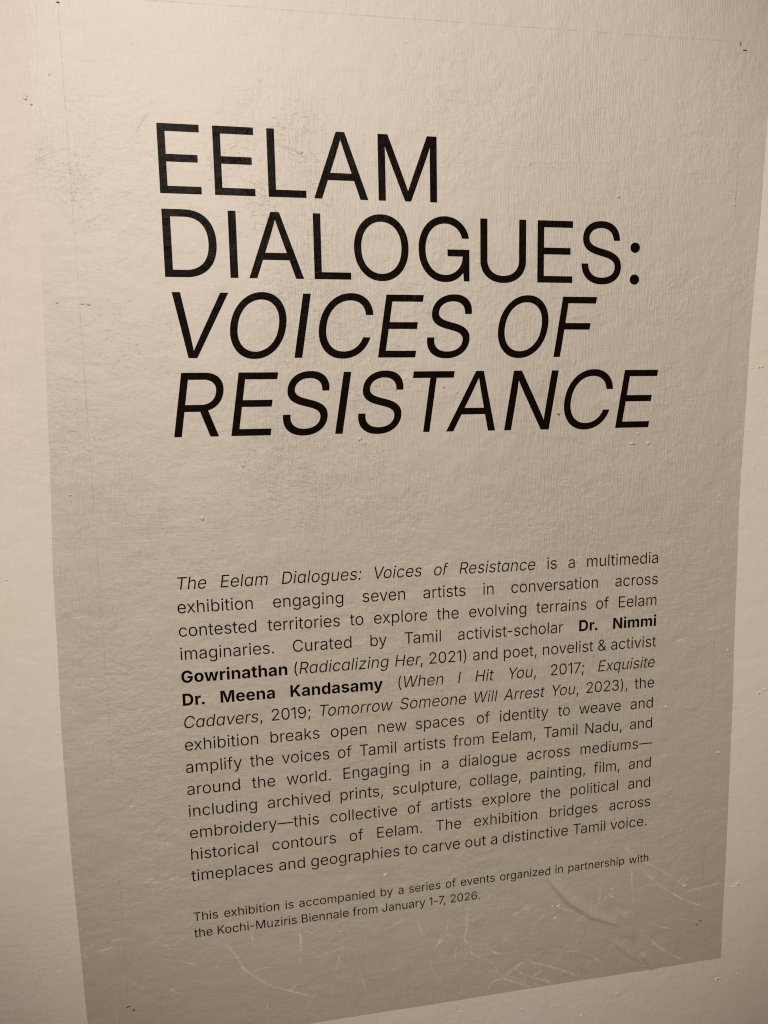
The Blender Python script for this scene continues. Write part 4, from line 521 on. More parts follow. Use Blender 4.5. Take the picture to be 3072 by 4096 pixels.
  (0.0041, 0.9662, 'embroidery—this', [0, 0, 0, 0, 0, 0, 0, 0, 0, 0, 0, 0, 0, 0, 0], [0.0, 0.582, 1.457, 2.067, 2.421, 3.019, 3.259, 3.868, 4.45, 4.838, 5.398, 6.398, 6.717, 7.308, 7.547]),
  (8.4024, 0.9606, 'collective', [0, 0, 0, 0, 0, 0, 0, 0, 0, 0], [0.0, 0.568, 1.166, 1.405, 1.645, 2.227, 2.795, 3.114, 3.354, 3.894]),
  (13.2893, 0.9584, 'of', [0, 0], [0.0, 0.598]),
  (14.8193, 0.9538, 'artists', [0, 0, 0, 0, 0, 0, 0], [0.0, 0.558, 0.946, 1.264, 1.504, 2.029, 2.338]),
  (18.1544, 0.9627, 'explore', [0, 0, 0, 0, 0, 0, 0], [0.0, 0.559, 1.101, 1.71, 1.95, 2.548, 2.903]),
  (22.117, 0.9615, 'the', [0, 0, 0], [0.0, 0.319, 0.91]),
  (24.1509, 0.9603, 'political', [0, 0, 0, 0, 0, 0, 0, 0, 0], [0.0, 0.609, 1.207, 1.447, 1.687, 2.006, 2.245, 2.823, 3.381]),
  (28.2394, 0.9655, 'and', [0, 0, 0], [0.0, 0.558, 1.148]),
 ]),
 ('B', 16.6052, 1.0000, [
  (-0.0256, 0.9605, 'historical', [0, 0, 0, 0, 0, 0, 0, 0, 0, 0], [0.0, 0.591, 0.83, 1.355, 1.665, 2.262, 2.643, 2.883, 3.46, 4.018]),
  (4.8157, 0.9653, 'contours', [0, 0, 0, 0, 0, 0, 0, 0], [0.0, 0.568, 1.166, 1.756, 2.066, 2.663, 3.254, 3.626]),
  (9.571, 0.9591, 'of', [0, 0], [0.0, 0.598]),
  (11.2765, 0.9703, 'Eelam.', [0, 0, 0, 0, 0, 0], [0.0, 0.6, 1.181, 1.421, 1.979, 2.854]),
  (15.1032, 0.964, 'The', [0, 0, 0], [0.0, 0.643, 1.233]),
  (17.6135, 0.9659, 'exhibition', [0, 0, 0, 0, 0, 0, 0, 0, 0, 0], [0.0, 0.559, 1.101, 1.692, 1.931, 2.541, 2.781, 3.1, 3.339, 3.937]),
  (22.7363, 0.963, 'bridges', [0, 0, 0, 0, 0, 0, 0], [0.0, 0.609, 0.99, 1.23, 1.839, 2.449, 3.031]),
  (26.9339, 0.9658, 'across', [0, 0, 0, 0, 0, 0], [0.0, 0.558, 1.126, 1.481, 2.079, 2.603]),
 ]),
 ('B', 17.9889, 1.0000, [
  (-0.0253, 0.9633, 'timeplaces', [0, 0, 0, 0, 0, 0, 0, 0, 0, 0], [0.0, 0.319, 0.559, 1.434, 2.016, 2.625, 2.865, 3.423, 3.991, 4.573]),
  (5.1775, 0.9668, 'and', [0, 0, 0], [0.0, 0.558, 1.148]),
  (7.1414, 0.964, 'geographies', [0, 0, 0, 0, 0, 0, 0, 0, 0, 0, 0], [0.0, 0.61, 1.192, 1.79, 2.4, 2.772, 3.33, 3.939, 4.53, 4.77, 5.352]),
  (13.0705, 0.9616, 'to', [0, 0], [0.0, 0.31]),
  (14.1985, 0.9684, 'carve', [0, 0, 0, 0, 0], [0.0, 0.578, 1.136, 1.523, 2.064]),
  (17.018, 0.9635, 'out', [0, 0, 0], [0.0, 0.598, 1.188]),
  (18.7416, 0.9755, 'a', [0], [0.0]),
  (19.5258, 0.9631, 'distinctive', [0, 0, 0, 0, 0, 0, 0, 0, 0, 0, 0], [0.0, 0.609, 0.849, 1.374, 1.693, 1.933, 2.523, 3.091, 3.41, 3.649, 4.19]),
  (24.3978, 0.962, 'Tamil', [0, 0, 0, 0, 0], [0.0, 0.57, 1.128, 2.003, 2.243]),
  (27.0581, 0.966, 'voice.', [0, 0, 0, 0, 0, 0], [0.0, 0.541, 1.139, 1.378, 1.946, 2.528]),
 ]),
 ('F', 20.6099, 0.7780, [
  (-0.0538, 0.9654, 'This', [5, 5, 5, 5], [0.0, 0.503, 0.965, 1.155]),
  (1.7535, 0.9646, 'exhibition', [5, 5, 5, 5, 5, 5, 5, 5, 5, 5], [0.0, 0.437, 0.863, 1.325, 1.515, 1.992, 2.182, 2.439, 2.629, 3.096]),
  (5.467, 0.9616, 'is', [5, 5], [0.0, 0.19]),
  (6.3246, 0.9718, 'accompanied', [5, 5, 5, 5, 5, 5, 5, 5, 5, 5, 5], [0.0, 0.438, 0.883, 1.329, 1.796, 2.479, 2.964, 3.402, 3.863, 4.053, 4.507]),
  (11.4444, 0.9634, 'by', [5, 5], [0.0, 0.462]),
  (12.6132, 0.9764, 'a', [5], [0.0]),
  (13.3038, 0.9602, 'series', [5, 5, 5, 5, 5, 5], [0.0, 0.412, 0.867, 1.168, 1.358, 1.812]),
  (15.7161, 0.9627, 'of', [5, 5], [0.0, 0.467]),
  (16.7238, 0.9695, 'events', [5, 5, 5, 5, 5, 5], [0.0, 0.439, 0.863, 1.317, 1.779, 2.028]),
  (19.3713, 0.9675, 'organized', [5, 5, 5, 5, 5, 5, 5, 5, 5], [0.0, 0.467, 0.748, 1.226, 1.664, 2.126, 2.316, 2.735, 3.189]),
  (23.1841, 0.9702, 'in', [5, 5], [0.0, 0.19]),
  (24.0952, 0.9642, 'partnership', [5, 5, 5, 5, 5, 5, 5, 5, 5, 5, 5], [0.0, 0.485, 0.923, 1.23, 1.486, 1.947, 2.402, 2.696, 3.108, 3.57, 3.76]),
  (28.4725, 0.9599, 'with', [5, 5, 5, 5], [0.0, 0.638, 0.828, 1.085]),
 ]),
 ('F', 21.6902, 0.7780, [
  (-0.0501, 0.9643, 'the', [5, 5, 5], [0.0, 0.257, 0.718]),
  (1.2884, 0.9633, 'Kochi-Muziris', [5, 5, 5, 5, 5, 5, 5, 5, 5, 5, 5, 5, 5], [0.0, 0.494, 0.962, 1.407, 1.869, 2.058, 2.417, 3.121, 3.583, 4.013, 4.203, 4.505, 4.695]),
  (6.4113, 0.9685, 'Biennale', [5, 5, 5, 5, 5, 5, 5, 5], [0.0, 0.509, 0.699, 1.153, 1.615, 2.076, 2.514, 2.704]),
  (9.6722, 0.964, 'from', [5, 5, 5, 5], [0.0, 0.289, 0.571, 1.038]),
  (11.5366, 0.9625, 'January', [5, 5, 5, 5, 5, 5, 5], [0.0, 0.445, 0.883, 1.344, 1.806, 2.243, 2.55]),
  (14.6169, 0.9575, '1-7,', [5, 5, 5, 5], [0.0, 0.318, 0.658, 1.002]),
  (16.0105, 0.9731, '2026.', [5, 5, 5, 5, 5], [0.0, 0.475, 0.969, 1.444, 1.902]),
 ]),
 ('T', -21.5857, 4.8270, [
  (0.127, 0.9434, 'E', [3], [0.0]),
  (2.9804, 0.938, 'E', [3], [0.0]),
  (5.8145, 0.9711, 'L', [3], [0.0]),
  (8.5849, 0.9869, 'A', [3], [0.0]),
  (11.8885, 0.9772, 'M', [3], [0.0]),
 ]),
 ('T', -17.2771, 4.8270, [
  (0.1115, 1.0103, 'D', [3], [0.0]),
  (3.5721, 0.9954, 'I', [3], [0.0]),
  (4.8864, 0.9809, 'A', [3], [0.0]),
  (8.1797, 0.9731, 'L', [3], [0.0]),
  (10.567, 0.9789, 'O', [3], [0.0]),
  (14.2718, 0.9708, 'G', [3], [0.0]),
  (17.795, 1.0165, 'U', [3], [0.0]),
  (21.2752, 0.9613, 'E', [3], [0.0]),
  (24.2011, 0.9694, 'S', [3], [0.0]),
  (27.2319, 1.0471, ':', [3], [0.0]),
 ]),
 ('T', -12.9684, 4.8270, [
  (0.3296, 0.9819, 'V', [4], [0.0]),
  (3.4913, 0.9593, 'O', [4], [0.0]),
  (7.0872, 1.0276, 'I', [4], [0.0]),
  (8.3875, 0.9789, 'C', [4], [0.0]),
  (11.8638, 0.9586, 'E', [4], [0.0]),
  (14.7565, 0.9842, 'S', [4], [0.0]),
  (18.9365, 0.9642, 'O', [4], [0.0]),
  (22.525, 0.9773, 'F', [4], [0.0]),
 ]),
 ('T', -8.6598, 4.8270, [
  (0.3095, 0.9606, 'R', [4], [0.0]),
  (3.4166, 0.9559, 'E', [4], [0.0]),
  (6.3192, 0.9811, 'S', [4], [0.0]),
  (9.2621, 1.0241, 'I', [4], [0.0]),
  (10.6263, 0.9805, 'S', [4], [0.0]),
  (13.646, 0.907, 'T', [4], [0.0]),
  (16.1579, 0.9876, 'A', [4], [0.0]),
  (19.4341, 1.0378, 'N', [4], [0.0]),
  (23.1217, 0.9871, 'C', [4], [0.0]),
  (26.603, 0.9706, 'E', [4], [0.0]),
 ]),
]

CREASES = [([(20.87, 18.1), (21.56, 18.99), (22.26, 19.85), (22.88, 21.06), (23.59, 21.98), (24.21, 22.74), (25.04, 23.38), (25.88, 24.08), (26.93, 24.59), (28.09, 25.1)], 2.2), ([(27.53, 23.74), (28.18, 24.48), (28.51, 25.06), (28.74, 25.84), (29.09, 26.76)], 1.3), ([(27.43, 25.91), (27.81, 26.56), (28.57, 27.27), (29.39, 27.94)], 1.1), ([(29.42, 27.35), (29.98, 27.98), (30.38, 28.76)], 1.2)]
SCUFFS = [[(29.27, 25.65), (30.25, 26.51), (31.37, 27.55), (32.48, 28.27), (33.16, 28.77)], [(21.17, 26.0), (21.37, 26.61), (21.93, 26.96), (22.95, 27.39), (23.67, 27.72), (24.5, 28.13), (25.34, 28.59)], [(21.37, 26.61), (20.92, 26.8), (20.42, 27.09), (19.82, 27.47), (19.42, 27.66)], [(20.32, 26.81), (20.52, 27.16), (21.03, 27.61), (21.64, 27.92), (22.35, 28.25), (23.48, 28.71)], [(19.42, 27.45), (19.92, 27.85), (20.83, 28.27), (21.64, 28.72)], [(21.64, 27.92), (22.44, 27.52)], [(20.83, 28.27), (21.33, 27.93)], [(27.62, 18.9), (28.47, 19.68), (29.11, 20.39), (30.07, 20.88), (31.16, 21.61), (32.15, 22.38), (32.71, 22.88)], [(29.02, 20.69), (30.1, 21.78), (30.98, 22.64), (32.08, 23.44), (33.19, 24.13), (34.97, 24.93)], [(32.51, 23.28), (33.91, 23.16), (34.78, 23.06), (35.65, 22.8)], [(22.0, 23.67), (22.7, 23.46), (23.41, 23.41)], [(24.65, 24.48), (25.46, 23.86)], [(20.2, 23.3), (20.9, 22.89), (21.54, 22.83)], [(22.95, 27.34), (23.76, 26.83)], [(28.76, 20.97), (28.74, 22.02), (28.89, 23.73)], [(26.45, 22.01), (26.38, 23.37)], [(17.08, 21.6), (17.2, 22.73), (17.12, 23.66), (17.03, 24.51), (17.4, 25.09), (17.48, 25.54), (18.05, 25.89), (18.88, 26.46), (19.3, 27.15), (19.64, 27.69), (20.32, 28.03), (20.83, 28.38), (21.42, 28.66)], [(19.64, 27.69), (19.05, 27.82), (18.47, 28.3)], [(19.64, 27.65), (20.23, 27.3), (20.56, 27.13)], [(15.86, 22.53), (15.86, 23.21), (15.69, 23.88), (15.36, 24.34), (14.88, 24.7)], [(15.69, 23.88), (16.1, 23.98)], [(18.39, 24.72), (18.55, 25.18), (19.05, 25.7), (19.63, 25.97)], [(19.55, 24.72), (20.13, 25.12), (20.6, 25.5)], [(11.02, 23.25), (11.8, 22.94), (13.07, 22.33)], [(20.29, 23.31), (20.96, 22.89), (21.55, 22.84)], [(20.83, 28.38), (21.33, 28.11)], [(16.41, 26.5), (17.23, 26.24)], [(0.89, 21.76), (1.37, 22.24), (1.86, 22.56), (2.2, 23.02), (2.54, 23.65), (2.81, 24.27), (3.3, 24.76), (3.8, 25.22), (4.38, 25.65), (4.97, 25.96), (5.64, 26.28), (6.31, 26.56), (7.14, 26.92), (7.59, 27.25), (7.77, 27.54)], [(3.36, 21.73), (3.52, 23.06)], [(6.35, 22.02), (6.35, 23.26), (6.26, 24.58)], [(7.22, 24.23), (7.76, 24.06), (8.69, 23.87), (9.45, 23.7)], [(8.56, 25.46), (8.76, 24.14)], [(8.31, 26.26), (8.06, 27.07)], [(-1.97, 22.04), (-1.76, 21.96), (-1.59, 22.06), (-1.53, 22.27)], [(5.64, 26.2), (6.03, 25.8)], [(4.02, 27.23), (4.26, 26.85)], [(-6.45, 21.76), (-6.41, 22.0), (-6.11, 22.11)], [(-6.25, 21.27), (-6.24, 21.54)], [(-5.91, 21.2), (-5.95, 21.45)], [(-5.73, 21.81), (-5.27, 21.69), (-4.64, 21.59)], [(-4.95, 21.25), (-4.38, 21.14), (-3.86, 21.11)], [(-3.36, 17.6), (-2.74, 17.67), (-2.17, 17.77), (-1.31, 17.72), (-0.67, 17.52), (-0.14, 17.43)], [(-2.85, 17.58), (-2.05, 17.56)], [(-3.88, 24.02), (-3.49, 24.35), (-3.11, 24.75)], [(-1.9, 22.02), (-1.72, 21.91), (-1.61, 22.06)], [(-6.61, 16.94), (-6.37, 16.72)], [(4.32, -2.39), (4.08, -1.82), (3.77, -1.1)], [(-0.59, -24.51), (-0.16, -25.33), (0.17, -25.59)], [(11.59, -8.18), (9.69, -8.22), (8.25, -8.54)], [(-2.42, 8.47), (-1.02, 8.38), (0.26, 8.27)], [(-2.41, 15.18), (-1.84, 15.25), (-0.85, 15.5)], [(33.63, 4.7), (35.26, 4.39)], [(31.32, 5.35), (31.94, 5.17)], [(-4.25, -15.81), (-3.81, -15.84), (-3.47, -15.73)], [(-4.2, -14.72), (-3.63, -14.78), (-3.16, -15.11)], [(8.58, -5.06), (9.33, -5.7)], [(20.21, -23.99), (22.33, -24.03), (26.05, -24.16), (27.01, -24.13)], [(6.33, -24.45), (7.26, -24.17), (8.06, -23.92)]]
BUMPS = [(-5.9, -26.01, 0.07, 'p'), (-5.62, -25.69, 0.05, 'b'), (-4.66, -27.15, 0.05, 'b'), (-4.51, -11.76, 0.06, 'b'), (-5.22, -5.63, 0.08, 'b'), (-5.19, -5.31, 0.05, 'b'), (1.74, -4.06, 0.12, 'b'), (-2.38, -3.97, 0.05, 'b'), (-8.86, -1.08, 0.06, 'b'), (-9.0, 2.7, 0.04, 'b'), (-5.06, 8.82, 0.08, 'h'), (-4.12, 8.61, 0.07, 'b'), (-3.14, 12.85, 0.08, 'b'), (-9.05, 13.72, 0.05, 'b'), (11.83, 19.16, 0.1, 'b'), (9.11, 22.33, 0.06, 'h'), (9.24, 22.61, 0.06, 'h'), (8.87, 22.71, 0.06, 'h'), (16.64, 29.65, 0.07, 'b'), (12.06, 13.34, 0.08, 'b'), (23.07, 23.0, 0.11, 'b'), (23.51, 23.0, 0.11, 'b'), (23.27, 23.89, 0.11, 'b'), (27.34, 22.89, 0.09, 'b'), (27.31, 22.35, 0.09, 'b'), (32.71, 22.84, 0.15, 'b'), (36.47, 23.51, 0.14, 'h'), (36.8, 23.31, 0.14, 'h'), (35.59, 30.44, 0.18, 'h'), (27.93, 30.28, 0.13, 'b'), (20.98, 30.28, 0.11, 'b'), (25.25, 31.44, 0.09, 'b'), (37.87, 19.64, 0.08, 'b'), (37.42, 26.97, 0.08, 'b'), (37.08, 30.25, 0.1, 'b'), (25.92, 29.39, 0.06, 'b'), (37.72, 9.4, 0.11, 'h'), (38.17, 9.21, 0.11, 'h'), (35.2, 6.22, 0.11, 'b'), (37.24, 4.87, 0.06, 'b'), (34.82, 13.35, 0.13, 'b'), (33.72, 1.74, 0.07, 'b'), (30.84, 9.77, 0.11, 'b'), (36.04, -12.22, 0.07, 'b'), (36.5, -12.27, 0.09, 'h'), (36.7, -12.33, 0.09, 'b'), (22.62, -9.33, 0.05, 'b'), (23.54, -5.64, 0.08, 'b'), (23.45, -5.38, 0.07, 'b'), (34.14, -4.2, 0.09, 'b'), (34.16, -3.7, 0.09, 'b'), (27.94, -7.67, 0.13, 'b'), (29.03, -7.67, 0.14, 'b'), (28.29, -8.28, 0.1, 'b'), (10.86, -8.34, 0.12, 'b'), (11.13, -8.06, 0.09, 'b'), (16.69, -10.94, 0.09, 'b'), (15.87, -11.24, 0.09, 'b'), (4.15, -6.98, 0.1, 'b'), (34.23, -22.42, 0.08, 'b'), (34.25, -22.06, 0.08, 'b'), (26.66, -22.25, 0.1, 'b'), (8.02, -23.92, 0.08, 'b'), (21.11, -23.86, 0.06, 'b'), (-3.87, -15.82, 0.08, 'b'), (-3.56, -15.79, 0.08, 'b'), (-5.12, -15.86, 0.06, 'b'), (38.11, 9.15, 0.08, 'b'), (36.31, 28.35, 0.08, 'b')]

# ------------------------------------------------------------------ the wall
XA, XB, ZA, ZB = -1.6, 2.0, 0.0, Z0 + 1.6
def box_mesh(name, x0, x1, y0, y1, z0, z1):
    me = bpy.data.meshes.new(name)
    v = [(x, y, z) for x in (x0, x1) for y in (y0, y1) for z in (z0, z1)]
    f = [(0, 1, 3, 2), (4, 6, 7, 5), (0, 4, 5, 1), (2, 3, 7, 6), (0, 2, 6, 4), (1, 5, 7, 3)]
    me.from_pydata(v, [], f); me.update(); return me
wall = link('wall', box_mesh('wall', XA, XB, 0.0, 0.12, ZA, ZB), None, WALL)
wall['kind'] = 'structure'
wall['label'] = 'cream painted plaster wall with brush marks and small chips'

# ------------------------------------------------------------------ the film with its creases
FX0, FX1, FY1 = -6.62, 35.80, 28.78
FY0 = -34.6
FILM_H = 0.00035
segs = []
for pts, w in CREASES:
    n = len(pts); d = [0.0]
    for a, b in zip(pts, pts[1:]): d.append(d[-1] + math.dist(a, b))
    for i, (a, b) in enumerate(zip(pts, pts[1:])):
        segs.append((a, b, d[i] / d[-1], d[i + 1] / d[-1], w))
def crease_h(X, Y):
    """height in metres of the creases at layout points (numpy arrays)"""
    X = np.asarray(X, float); Y = np.asarray(Y, float)
    best = np.zeros_like(X)
    for (ax, ay), (bx, by), t0, t1, w in segs:
        dx, dy = bx - ax, by - ay; l2 = dx * dx + dy * dy
        t = np.clip(((X - ax) * dx + (Y - ay) * dy) / l2, 0, 1)
        qx, qy = ax + t * dx, ay + t * dy
        sd = ((X - qx) * dy - (Y - qy) * dx) / math.sqrt(l2)      # + = upper right side
        ds = np.hypot(X - qx, Y - qy)
        u = t0 + (t1 - t0) * t
        if w > 2: taper = np.clip((u - 0.05) / 0.40, 0, 1) ** 1.6 * np.clip((1.0 - u) / 0.35, 0, 1) ** 0.7
        else: taper = np.clip(u / 0.3, 0, 1) * (np.clip((1.0 - u) / 0.25, 0, 1) if w != 1.2 else 1.0)
        wid = (0.065 + 0.10 * w * (0.35 + 0.65 * taper))
        wl = np.where(sd > 0, wid * 1.55, wid * 0.75)
        h = 0.00125 * w * taper * np.exp(-(ds / wl) ** 2)
        best = np.maximum(best, h)
    return best

def grid_lines(a, b, fine_a, fine_b, coarse, fine):
    L1 = list(np.linspace(a, fine_a, max(2, int((fine_a - a) / coarse)), endpoint=False))
    L2 = list(np.linspace(fine_a, fine_b, int((fine_b - fine_a) / fine), endpoint=False))
    L3 = list(np.linspace(fine_b, b, max(2, int((b - fine_b) / coarse)))) if b > fine_b + 1e-6 else [b]
    return np.array(L1 + L2 + L3)
gx = grid_lines(0, 1, (20.2 - FX0) / (FX1 - FX0), (31.6 - FX0) / (FX1 - FX0), 0.012, 0.0010)
gy = grid_lines(FY0, FY1, 17.6, FY1, 0.6, 0.042)
edge_pts = [(-34.6, -5.35), (-18.24, -5.80), (-11.87, -5.98), (-4.74, -6.26), (-0.86, -6.45), (9.87, -6.70), (17.83, -6.68), (28.78, -6.50)]
redge = [(-34.6, 36.40), (-26.82, 36.25), (-19.07, 35.97), (-13.82, 35.75), (-3.26, 35.52), (10.58, 35.72), (14.55, 35.76), (28.93, 35.74)]
YY, TT = np.meshgrid(gy, gx, indexing='ij')
xl = np.interp(YY, [p[0] for p in edge_pts], [p[1] for p in edge_pts])
xr = np.interp(YY, [p[0] for p in redge], [p[1] for p in redge])
# the cut edges wander a little
xl = xl + 0.010 * np.sin(YY * 0.7)
xr = xr + 0.012 * np.sin(YY * 0.6 + 2)
XX = xl + (xr - xl) * TT
bot = 0.012 * np.sin(XX * 0.5)
YY = YY + bot * (YY > FY1 - 1e-6)
HH = FILM_H + crease_h(XX, YY)
ny, nx = XX.shape
V = np.stack([XX * S, -HH, Z0 - YY * S], -1).reshape(-1, 3)
idx = np.arange(ny * nx).reshape(ny, nx)
F = np.stack([idx[:-1, :-1], idx[1:, :-1], idx[1:, 1:], idx[:-1, 1:]], -1).reshape(-1, 4)
ring = np.concatenate([idx[0, :-1], idx[:-1, -1], idx[-1, :0:-1], idx[:0:-1, 0]])
top_rim = V[ring].copy(); sk = top_rim.copy(); sk[:, 1] = 0.0005
base_t = len(V); base_i = base_t + len(ring); V = np.concatenate([V, top_rim, sk])
k = np.arange(len(ring)); k2 = (k + 1) % len(ring)
F = np.concatenate([F, np.stack([base_t + k, base_t + k2, base_i + k2, base_i + k], -1)])
me = bpy.data.meshes.new('film_sheet')
me.vertices.add(len(V)); me.vertices.foreach_set('co', V.ravel())
me.loops.add(F.size); me.loops.foreach_set('vertex_index', F.ravel().astype(np.int32))
me.polygons.add(len(F)); me.polygons.foreach_set('loop_start', np.arange(0, F.size, 4, dtype=np.int32))
me.update(calc_edges=True); smooth(me)
sm = np.ones(len(F), bool); sm[-len(ring):] = False
me.polygons.foreach_set('use_smooth', sm)

panel = bpy.data.objects.new('exhibition_text_panel', None); COL.objects.link(panel)
panel['label'] = 'tall exhibition text panel with black title, paragraph and footnote stuck on the cream wall'
panel['category'] = 'text panel'
def part(name, me, mat=None, parent=None):
    return link(name, me, parent if parent is not None else panel, mat)
part('film_sheet', me, FILM)

# ------------------------------------------------------------------ lettering
_gcache = {}
def contours(ch, st, steps):
    key = (ch, st, steps)
    if key in _gcache: return _gcache[key]
    res = []
    for con in GLYPHS[st][ord(ch)]:
        pts = [(con[i] / 2000.0, con[i + 1] / 2000.0, con[i + 2] == 1) for i in range(0, len(con), 3)]
        full = []
        for i, p in enumerate(pts):
            q = pts[(i + 1) % len(pts)]
            full.append(p)
            if not p[2] and not q[2]: full.append(((p[0] + q[0]) / 2, (p[1] + q[1]) / 2, True))
        s = next(i for i, p in enumerate(full) if p[2])
        full = full[s:] + full[:s]
        poly = []; i = 0; n = len(full)
        while i < n:
            p = full[i]; q = full[(i + 1) % n]
            poly.append((p[0], p[1]))
            if q[2]: i += 1
            else:
                e = full[(i + 2) % n]
                for k in range(1, steps):
                    t = k / steps
                    poly.append(((1 - t) ** 2 * p[0] + 2 * t * (1 - t) * q[0] + t * t * e[0],
                                 (1 - t) ** 2 * p[1] + 2 * t * (1 - t) * q[1] + t * t * e[1]))
                i += 2
        out = []
        for p in poly:
            if not out or math.dist(p, out[-1]) > 1e-5: out.append(p)
        if len(out) > 1 and math.dist(out[0], out[-1]) < 1e-5: out.pop()
        res.append(out)
    _gcache[key] = res
    return res
_tcache = {}
def glyph_tris(ch, st, steps, only=None):
    key = (ch, st, steps, only)
    if key in _tcache: return _tcache[key]
    cs = contours(ch, st, steps)
    if only is not None: cs = [cs[only]]
    vs_, es = [], []
    for c in cs:
        b = len(vs_); vs_ += [Vector(p) for p in c]
        es += [(b + i, b + (i + 1) % len(c)) for i in range(len(c))]
    ov, oe, of, _, _, _ = delaunay_2d_cdt(vs_, es, [], 0, 1e-6)
    def wind(x, y):
        w = 0
        for c in cs:
            for (x0, y0), (x1, y1) in zip(c, c[1:] + c[:1]):
                if (y0 <= y) != (y1 <= y):
                    if x0 + (y - y0) * (x1 - x0) / (y1 - y0) > x: w += 1 if y1 > y0 else -1
        return w
    tr = [f for f in of if wind(sum(ov[i].x for i in f) / len(f), sum(ov[i].y for i in f) / len(f)) != 0]
    _tcache[key] = ([(v.x, v.y) for v in ov], tr)
    return _tcache[key]
INK_H = FILM_H + 0.00025
def text_mesh(name, items, x0, kx, y, em, steps, only=None):
    """items: (char, style, offset); flat print lying on the film"""
    vs_, fs = [], []
    for ch, st, off in items:
        v, f = glyph_tris(ch, st, steps, only)
        b = len(vs_)
        vs_ += [(x0 + kx * (off + p[0] * em), y - p[1] * em) for p in v]
        fs += [tuple(b + i for i in t) for t in f]
    a = np.array(vs_)
    h = INK_H + crease_h(a[:, 0], a[:, 1])
    me = bpy.data.meshes.new(name)
    me.from_pydata([P(p[0], p[1], hh) for p, hh in zip(vs_, h)], [], fs)
    me.update(); return me

NAMES = {'T': 'title_line', 'B': 'paragraph_line', 'F': 'footnote_line'}
for blk, by, em, ws in LINES:
    ln = bpy.data.objects.new(NAMES[blk], None); COL.objects.link(ln); ln.parent = panel
    if blk == 'T': ln['label'] = ('upright' if ws[0][3][0] == 3 else 'slanted italic') + ' black title capitals beginning with ' + ws[0][2]
    for ox, kx, txt, sty, offs in ws:
        nm = 'letter' if blk == 'T' else 'word'
        if txt == ':':
            for j in (0, 1): link('colon_dot', text_mesh('colon_dot', [(':', sty[0], offs[0])], ox, kx, by, em, 10, j), ln, INK)
            continue
        me = text_mesh(nm, list(zip(txt, sty, offs)), ox, kx, by, em, 10 if blk == 'T' else 4)
        link(nm, me, ln, INK)

# ------------------------------------------------------------------ thin marks: ribbons following a path
def ribbon(pts, width, h, fade_ends=True, step=0.12, jitter=0.02, seed=0):
    """pts in layout units, width in layout units -> mesh with a fade attribute"""
    rnd = random.Random(seed)
    # Catmull-Rom resample
    Q = [pts[0]] + list(pts) + [pts[-1]]; path = []
    for i in range(1, len(Q) - 2):
        p0, p1, p2, p3 = [np.array(q, float) for q in Q[i - 1:i + 3]]
        n = max(2, int(np.linalg.norm(p2 - p1) / step))
        for k in range(n):
            t = k / n
            path.append(0.5 * ((2 * p1) + (-p0 + p2) * t + (2 * p0 - 5 * p1 + 4 * p2 - p3) * t * t + (-p0 + 3 * p1 - 3 * p2 + p3) * t ** 3))
    path.append(np.array(pts[-1], float))
    path = [p + np.array((rnd.uniform(-jitter, jitter), rnd.uniform(-jitter, jitter))) for p in path]
    n = len(path); vs_, fade = [], []
    for i, p in enumerate(path):
        d = path[min(i + 1, n - 1)] - path[max(i - 1, 0)]; d = d / (np.linalg.norm(d) + 1e-9)
        nn = np.array((-d[1], d[0])); w = width * rnd.uniform(0.75, 1.25)
        e = min(1.0, min(i, n - 1 - i) / max(1.0, 0.18 * n)) if fade_ends else 1.0
        for s, fl in ((-1, 0.0), (-0.4, 1.0), (0.4, 1.0), (1, 0.0)):
            q = p + nn * s * w / 2; vs_.append(q); fade.append(fl * e)
    a = np.array(vs_); hh = h + crease_h(a[:, 0], a[:, 1])
    me = bpy.data.meshes.new('ribbon')
    fs = [(4 * i + k, 4 * i + k + 1, 4 * i + 5 + k, 4 * i + 4 + k) for i in range(n - 1) for k in range(3)]
    me.from_pydata([P(q[0], q[1], x) for q, x in zip(vs_, hh)], [], fs)
    at = me.attributes.new('fade', 'FLOAT', 'POINT'); at.data.foreach_set('value', fade)
    me.update(); return me
for i, pts in enumerate(SCUFFS):
    part('scuff_mark', ribbon(pts, 0.24 if i < 16 else 0.19, FILM_H + 0.00006 + i * 2e-6, seed=i), SCUFF)
# finer hairline scuffs scattered over the lower band
rs = random.Random(77)
for i in range(34):
    x = rs.uniform(-5.5, 33.5); y = rs.uniform(21.8, 27.8) if x < 34 else 26; a = rs.choice((0.5, -0.45, 1.35, 1.5, 0.25)) + rs.uniform(-.25, .25)
    l = rs.uniform(0.8, 3.0); c = rs.uniform(-.25, .25); q = [(x, y)]
    for k in range(3):
        x += math.cos(a) * l / 3; y += math.sin(a) * l / 3; a += c; q.append((x, y))
    q = [p for p in q if p[1] < 28.5 and p[0] < 35.4]
    if len(q) > 2: part('scuff_mark', ribbon(q, rs.uniform(0.07, 0.12), FILM_H + 0.00015 + i * 1e-6, seed=200 + i), SCUFF)
